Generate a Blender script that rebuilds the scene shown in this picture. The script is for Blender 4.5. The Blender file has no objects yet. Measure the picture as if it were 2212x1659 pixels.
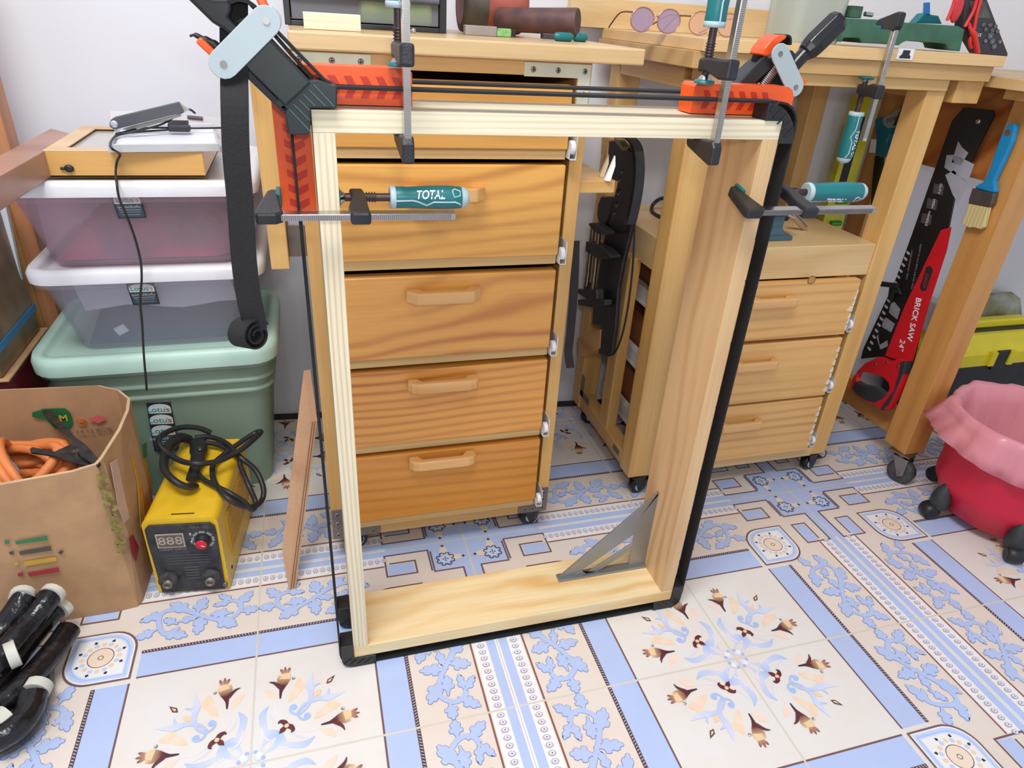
import bpy, bmesh, math, random
from mathutils import Vector, Matrix, Euler
random.seed(4)
SC = bpy.context.scene
COL = SC.collection
V = Vector
# ---------------------------------------------------------------- camera, world, lights, exposure
F = 1462.53
CP = V((-0.25226, -1.055893, 0.96824))
CR = V((0.960686, -0.271559, 0.057774)); CU = V((0.082055, 0.476509, 0.875332)); CW = V((0.265234, 0.836179, -0.480059))
cam = bpy.data.cameras.new('camera'); camo = bpy.data.objects.new('camera', cam); COL.objects.link(camo)
cam.sensor_width = 36.0; cam.lens = F / 2212 * 36.0; cam.clip_start = 0.02
m = Matrix((CR, CU, -CW)).transposed().to_4x4(); m.translation = CP
camo.matrix_world = m
SC.camera = camo
SC.view_settings.view_transform = 'Standard'; SC.view_settings.look = 'None'
SC.view_settings.gamma = 1; SC.view_settings.use_curve_mapping = False
SC.view_settings.exposure = 0.05
wd = bpy.data.worlds.new('world'); SC.world = wd; wd.use_nodes = True
wd.node_tree.nodes['Background'].inputs[0].default_value = (0.86, 0.92, 1.0, 1)
wd.node_tree.nodes['Background'].inputs[1].default_value = 0.75
def area(name, loc, target, sx, sy, power, col=(1, 1, 1)):
    l = bpy.data.lights.new(name, 'AREA'); l.shape = 'RECTANGLE'; l.size = sx; l.size_y = sy; l.energy = power; l.color = col
    o = bpy.data.objects.new(name, l); COL.objects.link(o); o.location = loc
    o.rotation_euler = (V(target) - V(loc)).to_track_quat('-Z', 'Y').to_euler()
    return o
area('ceiling_tube_light', (-0.55, -1.0, 2.5), (0.0, -0.1, 0.3), 1.2, 0.5, 43, (1.0, 0.997, 0.99))
area('camera_flash', (-0.22, -1.06, 1.06), (0.1, 0.0, 0.45), 0.06, 0.04, 2.2, (1.0, 0.98, 0.95))

# ---------------------------------------------------------------- helpers
def ray(px, py): return CW + CR * ((px - 1106) / F) - CU * ((py - 829.5) / F)
def pln(px, py, n, c):
    d = ray(px, py); n = V(n); return CP + d * ((c - n.dot(CP)) / n.dot(d))
def PY(px, py, y): return pln(px, py, (0, 1, 0), y)
def PX(px, py, x): return pln(px, py, (1, 0, 0), x)
def PZ(px, py, z): return pln(px, py, (0, 0, 1), z)
def WALL(px, py, d=0.0): return pln(px, py, (0.09, 1, 0), 0.52 - d)
def lin(c):
    c = c / 255.0
    return c / 12.92 if c <= 0.04045 else ((c + 0.055) / 1.055) ** 2.4
def rgb(r, g, b): return (lin(r), lin(g), lin(b), 1.0)
MATS = {}
def newmat(name):
    mt = bpy.data.materials.new(name); mt.use_nodes = True
    return mt, mt.node_tree.nodes, mt.node_tree.links, mt.node_tree.nodes['Principled BSDF']
def plain(name, c, rough=0.5, metal=0.0, noise=0.08, nscale=30.0, bump=0.0, bscale=200.0, trans=0.0, alpha=1.0, coat=0.0, sub=0.0, two=None):
    if name in MATS: return MATS[name]
    mt, N, L, b = newmat(name)
    b.inputs['Roughness'].default_value = rough; b.inputs['Metallic'].default_value = metal
    b.inputs['Transmission Weight'].default_value = trans; b.inputs['Alpha'].default_value = alpha
    b.inputs['Coat Weight'].default_value = coat
    if sub: b.inputs['Subsurface Weight'].default_value = sub; b.inputs['Subsurface Scale'].default_value = 0.02
    tc = N.new('ShaderNodeTexCoord')
    nz = N.new('ShaderNodeTexNoise'); nz.inputs['Scale'].default_value = nscale; nz.inputs['Detail'].default_value = 4
    L.new(tc.outputs['Object'], nz.inputs['Vector'])
    mx = N.new('ShaderNodeMix'); mx.data_type = 'RGBA'
    c1 = rgb(*c); c2 = rgb(*two) if two else tuple(list(x * (1 - 2 * noise) for x in c1[:3]) + [1])
    mx.inputs[6].default_value = c1; mx.inputs[7].default_value = c2
    rp = N.new('ShaderNodeMapRange'); rp.inputs[1].default_value = 0.35; rp.inputs[2].default_value = 0.65
    L.new(nz.outputs['Fac'], rp.inputs[0]); L.new(rp.outputs[0], mx.inputs[0]); L.new(mx.outputs[2], b.inputs['Base Color'])
    if bump:
        n2 = N.new('ShaderNodeTexNoise'); n2.inputs['Scale'].default_value = bscale; L.new(tc.outputs['Object'], n2.inputs['Vector'])
        bp = N.new('ShaderNodeBump'); bp.inputs['Strength'].default_value = bump; bp.inputs['Distance'].default_value = 0.002
        L.new(n2.outputs['Fac'], bp.inputs['Height']); L.new(bp.outputs[0], b.inputs['Normal'])
    MATS[name] = mt
    return mt
def wood(name, c1, c2, axis='x', bands=26.0, dist=3.0, rough=0.42, stretch=6.0, off=(0, 0, 0), coat=0.15, nsc=5.5, pwr=1.8):
    """solid timber: growth-ring bands stretched along one axis, plus fine fibre"""
    if name in MATS: return MATS[name]
    mt, N, L, b = newmat(name)
    b.inputs['Roughness'].default_value = rough; b.inputs['Coat Weight'].default_value = coat; b.inputs['Coat Roughness'].default_value = 0.25
    tc = N.new('ShaderNodeTexCoord'); mp = N.new('ShaderNodeMapping')
    s = [1, 1, 1]; s['xyz'.index(axis)] = 1.0 / stretch
    mp.inputs['Scale'].default_value = s; mp.inputs['Location'].default_value = off
    L.new(tc.outputs['Object'], mp.inputs['Vector'])
    nz = N.new('ShaderNodeTexNoise'); nz.inputs['Scale'].default_value = nsc; nz.inputs['Detail'].default_value = 3.5; nz.inputs['Roughness'].default_value = 0.42
    L.new(mp.outputs[0], nz.inputs['Vector'])
    ml = N.new('ShaderNodeMath'); ml.operation = 'MULTIPLY'; ml.inputs[1].default_value = dist * 6
    L.new(nz.outputs['Fac'], ml.inputs[0])
    sp = N.new('ShaderNodeSeparateXYZ'); L.new(mp.outputs[0], sp.inputs[0])
    others = [k for k in range(3) if k != 'xyz'.index(axis)]
    ad = N.new('ShaderNodeMath'); ad.operation = 'ADD'; L.new(sp.outputs[others[0]], ad.inputs[0]); L.new(sp.outputs[others[1]], ad.inputs[1])
    m2 = N.new('ShaderNodeMath'); m2.operation = 'MULTIPLY_ADD'; m2.inputs[1].default_value = bands * 6.28; L.new(ad.outputs[0], m2.inputs[0]); L.new(ml.outputs[0], m2.inputs[2])
    sn = N.new('ShaderNodeMath'); sn.operation = 'SINE'; L.new(m2.outputs[0], sn.inputs[0])
    mr = N.new('ShaderNodeMapRange'); mr.inputs[1].default_value = -1; mr.inputs[2].default_value = 1; L.new(sn.outputs[0], mr.inputs[0])
    pw = N.new('ShaderNodeMath'); pw.operation = 'POWER'; pw.inputs[1].default_value = pwr; L.new(mr.outputs[0], pw.inputs[0])
    am = N.new('ShaderNodeTexNoise'); am.inputs['Scale'].default_value = nsc * 1.7; am.inputs['Detail'].default_value = 1.0
    mo = N.new('ShaderNodeMapping'); mo.inputs['Location'].default_value = (3.1, 5.7, 2.3); L.new(mp.outputs[0], mo.inputs['Vector']); L.new(mo.outputs[0], am.inputs['Vector'])
    ar_ = N.new('ShaderNodeMapRange'); ar_.inputs[1].default_value = 0.34; ar_.inputs[2].default_value = 0.68; ar_.inputs[3].default_value = 0.12; ar_.inputs[4].default_value = 1.0; L.new(am.outputs['Fac'], ar_.inputs[0])
    pm = N.new('ShaderNodeMath'); pm.operation = 'MULTIPLY'; L.new(pw.outputs[0], pm.inputs[0]); L.new(ar_.outputs[0], pm.inputs[1]); pw = pm
    fm = N.new('ShaderNodeMapping'); s2 = [1, 1, 1]; s2['xyz'.index(axis)] = 0.03; fm.inputs['Scale'].default_value = s2
    L.new(tc.outputs['Object'], fm.inputs['Vector'])
    fn = N.new('ShaderNodeTexNoise'); fn.inputs['Scale'].default_value = 260; fn.inputs['Detail'].default_value = 3; L.new(fm.outputs[0], fn.inputs['Vector'])
    mx = N.new('ShaderNodeMix'); mx.data_type = 'RGBA'; mx.inputs[6].default_value = rgb(*c1); mx.inputs[7].default_value = rgb(*c2)
    L.new(pw.outputs[0], mx.inputs[0])
    big = N.new('ShaderNodeTexNoise'); big.inputs['Scale'].default_value = 3.0; L.new(mp.outputs[0], big.inputs['Vector'])
    m3 = N.new('ShaderNodeMix'); m3.data_type = 'RGBA'; m3.blend_type = 'MULTIPLY'; m3.inputs[0].default_value = 0.22
    cr = N.new('ShaderNodeMapRange'); cr.inputs[1].default_value = 0.3; cr.inputs[2].default_value = 0.7; cr.inputs[3].default_value = 0.55; L.new(fn.outputs['Fac'], cr.inputs[0])
    L.new(mx.outputs[2], m3.inputs[6]); L.new(cr.outputs[0], m3.inputs[7])
    m4 = N.new('ShaderNodeMix'); m4.data_type = 'RGBA'; m4.blend_type = 'MULTIPLY'; m4.inputs[0].default_value = 0.25
    c5 = N.new('ShaderNodeMapRange'); c5.inputs[1].default_value = 0.3; c5.inputs[2].default_value = 0.7; c5.inputs[3].default_value = 0.65; c5.inputs[4].default_value = 1.1; L.new(big.outputs['Fac'], c5.inputs[0])
    L.new(m3.outputs[2], m4.inputs[6]); L.new(c5.outputs[0], m4.inputs[7])
    L.new(m4.outputs[2], b.inputs['Base Color'])
    bp = N.new('ShaderNodeBump'); bp.inputs['Strength'].default_value = 0.08; bp.inputs['Distance'].default_value = 0.001
    L.new(fn.outputs['Fac'], bp.inputs['Height']); L.new(bp.outputs[0], b.inputs['Normal'])
    MATS[name] = mt
    return mt

class MB:
    """collects shapes into one mesh"""
    def __init__(s): s.v = []; s.f = []; s.sm = []; s.mi = []; s.cur = 0
    def add(s, vs, fs, smooth=False):
        o = len(s.v); s.v += [tuple(v) for v in vs]
        for f in fs: s.f.append(tuple(i + o for i in f)); s.sm.append(smooth); s.mi.append(s.cur)
        return s
    def box(s, x0, x1, y0, y1, z0, z1, M=None):
        vs = [V((x, y, z)) for z in (z0, z1) for y in (y0, y1) for x in (x0, x1)]
        if M: vs = [M @ v for v in vs]
        return s.add(vs, [(0, 2, 3, 1), (4, 5, 7, 6), (0, 1, 5, 4), (2, 6, 7, 3), (0, 4, 6, 2), (1, 3, 7, 5)])
    def obox(s, c, ax, ay, az, hx, hy, hz):
        c = V(c); ax, ay, az = V(ax).normalized(), V(ay).normalized(), V(az).normalized()
        vs = [c + ax * (hx * i) + ay * (hy * j) + az * (hz * k) for k in (-1, 1) for j in (-1, 1) for i in (-1, 1)]
        return s.add(vs, [(0, 2, 3, 1), (4, 5, 7, 6), (0, 1, 5, 4), (2, 6, 7, 3), (0, 4, 6, 2), (1, 3, 7, 5)])
    def prism(s, pts, d, smooth=False):
        """closed outline (3-D points in a plane) pushed along d"""
        n = len(pts); d = V(d); pts = [V(p) for p in pts]
        nn = V((0, 0, 0))
        for i in range(n): nn += pts[i].cross(pts[(i + 1) % n])
        if nn.dot(d) > 0: pts = pts[::-1]
        vs = pts + [p + d for p in pts]
        fs = [tuple(range(n)), tuple(range(2 * n - 1, n - 1, -1))] + [(i, i + n, (i + 1) % n + n, (i + 1) % n) for i in range(n)]
        return s.add(vs, fs, smooth)
    def rings(s, rings, closed=True, cap=True, smooth=True):
        n = len(rings[0]); vs = [p for r in rings for p in r]; fs = []
        for i in range(len(rings) - 1):
            for j in range(n if closed else n - 1):
                a = i * n + j; b_ = i * n + (j + 1) % n
                fs.append((a, b_, b_ + n, a + n))
        s.add(vs, fs, smooth)
        if cap and closed:
            s.add(rings[0], [tuple(range(n - 1, -1, -1))]); s.add(rings[-1], [tuple(range(n))])
        return s
    def tube(s, pts, r, n=10, cyclic=False, cap=True, flat=1.0, up=None):
        pts = [V(p) for p in pts]; rr = r if isinstance(r, (list, tuple)) else [r] * len(pts)
        T = []
        for i in range(len(pts)):
            a = pts[i - 1] if (i > 0 or cyclic) else pts[i]; c = pts[(i + 1) % len(pts)] if (i < len(pts) - 1 or cyclic) else pts[i]
            t = (c - a); T.append(t.normalized() if t.length > 1e-9 else V((0, 0, 1)))
        u = V(up) if up else (V((0, 0, 1)) if abs(T[0].z) < 0.9 else V((1, 0, 0)))
        R = []
        for i, p in enumerate(pts):
            u = (u - T[i] * u.dot(T[i])); u = u.normalized() if u.length > 1e-6 else T[i].orthogonal().normalized()
            w = T[i].cross(u)
            R.append([p + (u * math.cos(2 * math.pi * k / n) * flat + w * math.sin(2 * math.pi * k / n)) * rr[i] for k in range(n)])
        if cyclic: R.append(R[0]); return s.rings(R, cap=False)
        return s.rings(R, cap=cap)
    def cyl(s, a, b, r, r2=None, n=20): return s.tube([a, b], [r, r if r2 is None else r2], n)
    def lathe(s, o, ax, prof, n=28, cap=True):
        """profile = [(distance along axis, radius)]"""
        o = V(o); ax = V(ax).normalized(); u = ax.orthogonal().normalized(); w = ax.cross(u)
        R = [[o + ax * h + (u * math.cos(2 * math.pi * k / n) + w * math.sin(2 * math.pi * k / n)) * max(r, 1e-5) for k in range(n)] for h, r in prof]
        return s.rings(R, cap=cap)
    def sphere(s, c, r, n=14, sc=(1, 1, 1)):
        c = V(c); R = []
        for i in range(n + 1):
            th = math.pi * i / n - math.pi / 2
            R.append([c + V((math.cos(th) * math.cos(2 * math.pi * k / n) * sc[0], math.cos(th) * math.sin(2 * math.pi * k / n) * sc[1], math.sin(th) * sc[2])) * r for k in range(n)])
        return s.rings(R, cap=False)
    def ribbon(s, pts, wdir, w, th):
        """flat strap following pts; wdir = width direction"""
        pts = [V(p) for p in pts]; wd_ = V(wdir).normalized(); R = []
        for i in range(len(pts)):
            t = (pts[min(i + 1, len(pts) - 1)] - pts[max(i - 1, 0)]).normalized(); n = t.cross(wd_).normalized()
            R.append([pts[i] + wd_ * (w / 2) + n * (th / 2), pts[i] - wd_ * (w / 2) + n * (th / 2), pts[i] - wd_ * (w / 2) - n * (th / 2), pts[i] + wd_ * (w / 2) - n * (th / 2)])
        return s.rings(R, smooth=False)
    def build(s, name, mat, parent=None, bevel=0.0, seg=2, world=True, fix=True):
        me = bpy.data.meshes.new(name); me.from_pydata(s.v, [], s.f)
        for p, sm_, mi in zip(me.polygons, s.sm, s.mi): p.use_smooth = sm_; p.material_index = mi
        for mt in (mat if isinstance(mat, (list, tuple)) else [mat]): me.materials.append(mt)
        if fix:
            bm = bmesh.new(); bm.from_mesh(me); bmesh.ops.recalc_face_normals(bm, faces=bm.faces); bm.to_mesh(me); bm.free()
        me.update()
        o = bpy.data.objects.new(name, me); COL.objects.link(o)
        if parent:
            o.parent = parent
            if world: o.matrix_parent_inverse = root_m(parent).inverted()
        if bevel:
            md = o.modifiers.new('bevel', 'BEVEL'); md.width = bevel; md.segments = seg; md.limit_method = 'ANGLE'; md.angle_limit = math.radians(40)
            md.harden_normals = False
        return o
def root_m(o):
    mm = o.matrix_basis.copy()
    while o.parent: mm = o.parent.matrix_basis @ (o.matrix_parent_inverse @ mm); o = o.parent
    return mm
def tag(o, label, cat, group=None, kind=None):
    o['label'] = label; o['category'] = cat
    if group: o['group'] = group
    if kind: o['kind'] = kind
    return o
def thing(name, label, cat, loc=(0, 0, 0), group=None, M=None):
    o = bpy.data.objects.new(name, None); COL.objects.link(o); o.empty_display_size = 0.03
    if M is not None: o.matrix_basis = M
    else: o.location = loc
    return tag(o, label, cat, group)
def copy_tree(o, parent=None):
    c = o.copy(); COL.objects.link(c)
    if parent: c.parent = parent
    for ch in [x for x in bpy.data.objects if x.parent == o]: copy_tree(ch, c)
    return c
def frame_m(o, ax, ay, az):
    mm = Matrix((V(ax).normalized(), V(ay).normalized(), V(az).normalized())).transposed().to_4x4(); mm.translation = V(o); return mm
def text(name, s, size, M, mat, parent, depth=0.0002, align='CENTER', bold=0.0, sx=1.0, shear=0.0):
    """lettering lying in M's x-y plane, facing its +z"""
    cu = bpy.data.curves.new('lettering', 'FONT'); cu.body = s; cu.size = size; cu.align_x = align; cu.align_y = 'CENTER'
    cu.extrude = depth; cu.offset = bold; cu.shear = shear; cu.resolution_u = 3
    t = bpy.data.objects.new('tmp', cu); COL.objects.link(t)
    me = bpy.data.meshes.new_from_object(t.evaluated_get(bpy.context.evaluated_depsgraph_get()))
    bpy.data.objects.remove(t); bpy.data.curves.remove(cu)
    for v in me.vertices: v.co = M @ V((v.co.x * sx, v.co.y, v.co.z))
    me.materials.clear(); me.materials.append(mat)
    o = bpy.data.objects.new(name, me); COL.objects.link(o)
    if parent: o.parent = parent; o.matrix_parent_inverse = root_m(parent).inverted()
    return o
def smooth_curve(pts, n=6, cyclic=False):
    pts = [V(p) for p in pts]; out = []; N_ = len(pts)
    rng = range(N_ if cyclic else N_ - 1)
    for i in rng:
        p0 = pts[(i - 1) % N_] if (cyclic or i > 0) else pts[i]; p1 = pts[i]; p2 = pts[(i + 1) % N_]; p3 = pts[(i + 2) % N_] if (cyclic or i + 2 < N_) else p2
        for k in range(n):
            t = k / n
            out.append(0.5 * ((2 * p1) + (p2 - p0) * t + (2 * p0 - 5 * p1 + 4 * p2 - p3) * t * t + (-p0 + 3 * p1 - 3 * p2 + p3) * t ** 3))
    if not cyclic: out.append(pts[-1])
    return out
# ---------------------------------------------------------------- the floor: printed ceramic tiles
TS = 0.4
DARK = rgb(92, 70, 74); BROWN = rgb(120, 92, 92); RUST = rgb(160, 96, 84); BLUE = rgb(182, 201, 242); OUT = rgb(128, 144, 188)
LBLUE = rgb(196, 214, 248); PEACH = rgb(238, 205, 172); CREAM = rgb(228, 225, 221); CREAM2 = rgb(227, 217, 208); WHITE = rgb(238, 238, 240); GREY = rgb(178, 172, 178); GROUT = rgb(214, 210, 200); INK = rgb(60, 52, 66)
polys = []   # (layer, colour(s), [(s,t)])
def po(layer, col, pts): polys.append((layer, col, pts))
def rect(layer, col, s0, s1, t0, t1): po(layer, col, [(s0, t0), (s1, t0), (s1, t1), (s0, t1)])
def both(fn):     # the print is mirrored about the tile's diagonal
    n0 = len(polys); fn(); new = polys[n0:]
    for l, c, p in new: polys.append((l, c, [(b, a) for a, b in p]))
def line2(layer, col, pts, w, closed=False):
    n = len(pts)
    for i in range(n if closed else n - 1):
        a = V((pts[i][0], pts[i][1], 0)); b = V((pts[(i + 1) % n][0], pts[(i + 1) % n][1], 0)); d = (b - a)
        if d.length < 1e-6: continue
        d.normalize(); q = V((-d.y, d.x, 0)) * w / 2; e = d * w / 2 * 0.9
        po(layer, col, [tuple((a - q - e)[:2]), tuple((b - q + e)[:2]), tuple((b + q + e)[:2]), tuple((a + q - e)[:2])])
def curve2(pts, n=5, cyc=False): return [(p.x, p.y) for p in smooth_curve([(a, b, 0) for a, b in pts], n, cyc)]
def disc(layer, col, cs, ct, r, n=12, sq=1.0): po(layer, col, [(cs + r * math.cos(2 * math.pi * k / n), ct + r * sq * math.sin(2 * math.pi * k / n)) for k in range(n)])
def blob(col, out, pts, w=0.0026, l=2):
    """flat printed shape with a thin dark outline"""
    c = V((sum(p[0] for p in pts) / len(pts), sum(p[1] for p in pts) / len(pts), 0)); n = len(pts); big = []
    ar = sum(pts[i][0] * pts[(i + 1) % n][1] - pts[(i + 1) % n][0] * pts[i][1] for i in range(n)); sg = 1 if ar > 0 else -1
    for i in range(n):
        a = V((*pts[i - 1], 0)); b = V((*pts[(i + 1) % n], 0)); d = (b - a)
        if d.length < 1e-7: big.append(pts[i]); continue
        d.normalize(); big.append((pts[i][0] + d.y * w * sg, pts[i][1] - d.x * w * sg))
    po(l, out, big); po(l + 1, col, pts)
def leaf(b, t, w=0.055):
    bx, by = b; tx, ty = t; dx, dy = tx - bx, ty - by; L_ = math.hypot(dx, dy); ux, uy = dx / L_, dy / L_; L_ *= 1.12
    sh = [(-0.1, 0.16), (0.1, 0.22), (0.28, 0.55), (0.30, 1.0), (0.50, 1.08), (0.54, 0.62), (0.72, 0.86), (0.86, 0.62), (0.84, 0.38), (1.0, 0.22), (1.0, -0.22), (0.84, -0.38), (0.86, -0.62), (0.72, -0.86), (0.54, -0.62), (0.50, -1.08), (0.30, -1.0), (0.28, -0.55), (0.1, -0.22), (-0.1, -0.16)]
    w = 0.62 * w * (0.55 + 0.45 * min(1, L_ / 0.09))
    blob(BLUE, OUT, curve2([(bx + ux * L_ * a - uy * w * q * 0.85, by + uy * L_ * a + ux * w * q * 0.85) for a, q in sh], 2, True))
def stem(pts, w0, w1):
    c = curve2(pts, 5); n = len(c); Lp = []; Rp = []
    for i in range(n):
        a = V((*c[max(i - 1, 0)], 0)); b = V((*c[min(i + 1, n - 1)], 0)); d = (b - a).normalized(); w = w0 + (w1 - w0) * i / (n - 1)
        Lp.append((c[i][0] - d.y * w, c[i][1] + d.x * w)); Rp.append((c[i][0] + d.y * w, c[i][1] - d.x * w))
    for i in range(n - 1): blob(BLUE, OUT, [Lp[i], Lp[i + 1], Rp[i + 1], Rp[i]], 0.0026)
g = 0.0045
def bands():
    # border bands parallel to t (s small)
    rect(0, CREAM2, 0.1164, 0.40, 0.40, 1 - g)
    rect(1, WHITE, g, 0.108, 0.41, 1 - g)
    rect(2, BLUE, 0.009, 0.046, 0.41, 1 - g)
    for k in range(18):
        t = 0.422 + k * 0.0327
        disc(2, rgb(226, 216, 210), 0.074, t, 0.019, 12, 0.7); disc(3, rgb(170, 168, 196), 0.074, t, 0.0145, 12, 0.8); disc(4, rgb(222, 224, 240), 0.074, t, 0.0115, 10, 0.8); disc(5, INK, 0.074, t, 0.0028, 6)
    rect(2, BROWN, 0.1124, 0.1204, 0.425, 1 - g); rect(3, RUST, 0.1145, 0.1183, 0.425, 1 - g)
    rect(2, BLUE, 0.402, 0.52, 0.545, 1 - g)
    rect(2, DARK, 0.388, 0.404, 0.545, 1 - g)
    for k in range(36):
        t = 0.55 + k * 0.0124
        po(3, rgb(200, 198, 214), [(0.391, t), (0.401, t + 0.005), (0.401, t + 0.0085), (0.391, t + 0.0035)])
    rect(2, BROWN, 0.5195, 0.5275, 0.545, 1 - g)
    # little rectangles beside the cross
    for pts in ([(0.045, 0.20), (0.045, 0.418), (0.188, 0.418), (0.188, 0.272), (0.103, 0.272), (0.103, 0.395)],):
        line2(3, BROWN, pts, 0.008)
    rect(1, CREAM2, 0.045, 0.188, 0.2, 0.418); rect(2, BLUE, 0.111, 0.18, 0.282, 0.41)
    # scroll of blue leaves
    stem([(0.22, 0.727), (0.198, 0.687), (0.184, 0.635), (0.19, 0.597), (0.229, 0.585), (0.292, 0.602), (0.323, 0.632), (0.294, 0.675)], 0.012, 0.009)
    stem([(0.20, 0.69), (0.187, 0.665), (0.235, 0.743), (0.269, 0.797), (0.287, 0.837), (0.288, 0.885), (0.246, 0.922), (0.20, 0.915), (0.182, 0.885)], 0.009, 0.011)
    for b, t, w in (((0.246, 0.763), (0.338, 0.752), .05), ((0.227, 0.739), (0.148, 0.76), .055), ((0.207, 0.708), (0.15, 0.63), .05), ((0.281, 0.817), (0.33, 0.9), .055), ((0.256, 0.882), (0.248, 0.808), .05),
                    ((0.187, 0.882), (0.196, 0.812), .034), ((0.187, 0.885), (0.142, 0.83), .034), ((0.214, 0.913), (0.15, 0.96), .045), ((0.258, 0.924), (0.256, 0.99), .05),
                    ((0.192, 0.605), (0.222, 0.52), .045), ((0.286, 0.584), (0.318, 0.515), .045), ((0.305, 0.608), (0.345, 0.70), .05), ((0.27, 0.66), (0.235, 0.612), .04), ((0.261, 0.665), (0.249, 0.738), .035)):
        leaf(b, t, w)
both(bands)
rect(0, BLUE, g, 0.2, g, 0.2); both(lambda: rect(0, BLUE, g, 0.045, 0.19, 0.412))
both(lambda: rect(2, WHITE, 0.002, 0.0075, 0.41, 1))
line2(3, BROWN, [(0.045, 0.2), (0.188, 0.2), (0.188, 0.06)], 0.008); both(lambda: line2(3, BROWN, [(0.045, 0.2), (0.188, 0.2)], 0.008))
both(lambda: line2(3, BROWN, [(0.045, 0.2), (0.045, 0.418)], 0.008))
rect(1, CREAM2, 0.188, 0.42, 0.188, 0.42)
def crossflower():
    for k in range(8):
        a = 2 * math.pi * (k + 0.5) / 8; c = (0.122 + 0.036 * math.cos(a), 0.126 + 0.036 * math.sin(a))
        arc = [(c[0] + 0.0105 * math.cos(a + q), c[1] + 0.0105 * math.sin(a + q)) for q in [x * 0.6 - 2.1 for x in range(8)]]
        line2(5, INK, arc, 0.0045)
    for dx, dy in ((0, 0.012), (0, -0.012), (0.012, 0), (-0.012, 0), (0, 0)): disc(5, DARK, 0.122 + dx, 0.126 + dy, 0.0045, 6)
disc(4, LBLUE, 0.122, 0.126, 0.034, 14); crossflower()
both(lambda: po(3, rgb(226, 218, 208), [(0.11, 0.035), (0.135, 0.035), (0.145, 0.08), (0.12, 0.1), (0.098, 0.08)]))
both(lambda: po(4, INK, [(0.122, 0.02), (0.126, 0.028), (0.134, 0.03), (0.124, 0.036), (0.122, 0.046), (0.12, 0.036), (0.11, 0.03), (0.118, 0.028)]))
# medallion: two square corners, two round corners
MC = 0.392
def medal(r, rr, l, col):
    c = MC; pts = [(c - r, c - r)]
    for k in range(9):
        a = -math.pi / 2 + k * math.pi / 16; pts.append((c + r - rr + rr * math.cos(a), c - r + rr + rr * math.sin(a)))
    pts.append((c + r, c + r))
    for k in range(9):
        a = math.pi / 2 + k * math.pi / 16; pts.append((c - r + rr + rr * math.cos(a), c + r - rr + rr * math.sin(a)))
    po(l, col, pts)
medal(0.132, 0.11, 6, BROWN); medal(0.124, 0.105, 7, WHITE); medal(0.118, 0.1, 8, LBLUE); medal(0.108, 0.095, 9, rgb(176, 202, 246)); medal(0.1, 0.09, 10, rgb(214, 226, 248)); medal(0.094, 0.085, 11, WHITE)
for k in range(16):
    a = 2 * math.pi * k / 16; disc(12, (rgb(238, 212, 184), rgb(200, 212, 236))[k % 2], MC + 0.068 * math.cos(a), MC + 0.068 * math.sin(a), 0.011, 7)
for k in range(8):
    a = 2 * math.pi * (k + 0.5) / 8; x, y = MC + 0.086 * math.cos(a), MC + 0.086 * math.sin(a); u = (math.cos(a), math.sin(a)); q = (-u[1], u[0])
    po(12, INK, [(x + u[0] * .011, y + u[1] * .011), (x + q[0] * .008, y + q[1] * .008), (x - u[0] * .006, y - u[1] * .006), (x - q[0] * .008, y - q[1] * .008)])
disc(13, BROWN, MC, MC, 0.05, 26); disc(14, rgb(238, 220, 200), MC, MC, 0.0465, 26); disc(15, BROWN, MC, MC, 0.0115, 12); disc(16, rgb(236, 220, 206), MC, MC, 0.008, 12)
# rosette quarter
MAR = rgb(104, 50, 56); TAN = rgb(236, 204, 160); PB = rgb(176, 198, 242); PB2 = rgb(216, 222, 246); PP = rgb(240, 210, 178); PP2 = rgb(240, 222, 206)
def grad(a, b_, ts): return [tuple(a[i] + (b_[i] - a[i]) * t for i in range(4)) for t in ts]
def petal(l, c0, c1, spine, ws):
    c = curve2(spine, 4); n = len(c); Lp = []; Rp = []
    def wat(t):
        x = t * (len(ws) - 1); i = min(int(x), len(ws) - 2); return ws[i] + (ws[i + 1] - ws[i]) * (x - i)
    for i in range(n):
        a = V((*c[max(i - 1, 0)], 0)); b = V((*c[min(i + 1, n - 1)], 0)); d = (b - a).normalized(); w = wat(i / (n - 1))
        Lp.append((c[i][0] - d.y * w, c[i][1] + d.x * w)); Rp.append((c[i][0] + d.y * w, c[i][1] - d.x * w))
    for i in range(n - 1):
        ca, cb = grad(c0, c1, [i / (n - 1), (i + 1) / (n - 1)])
        po(l, [ca, cb, cb, ca], [Lp[i], Lp[i + 1], Rp[i + 1], Rp[i]])
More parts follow.
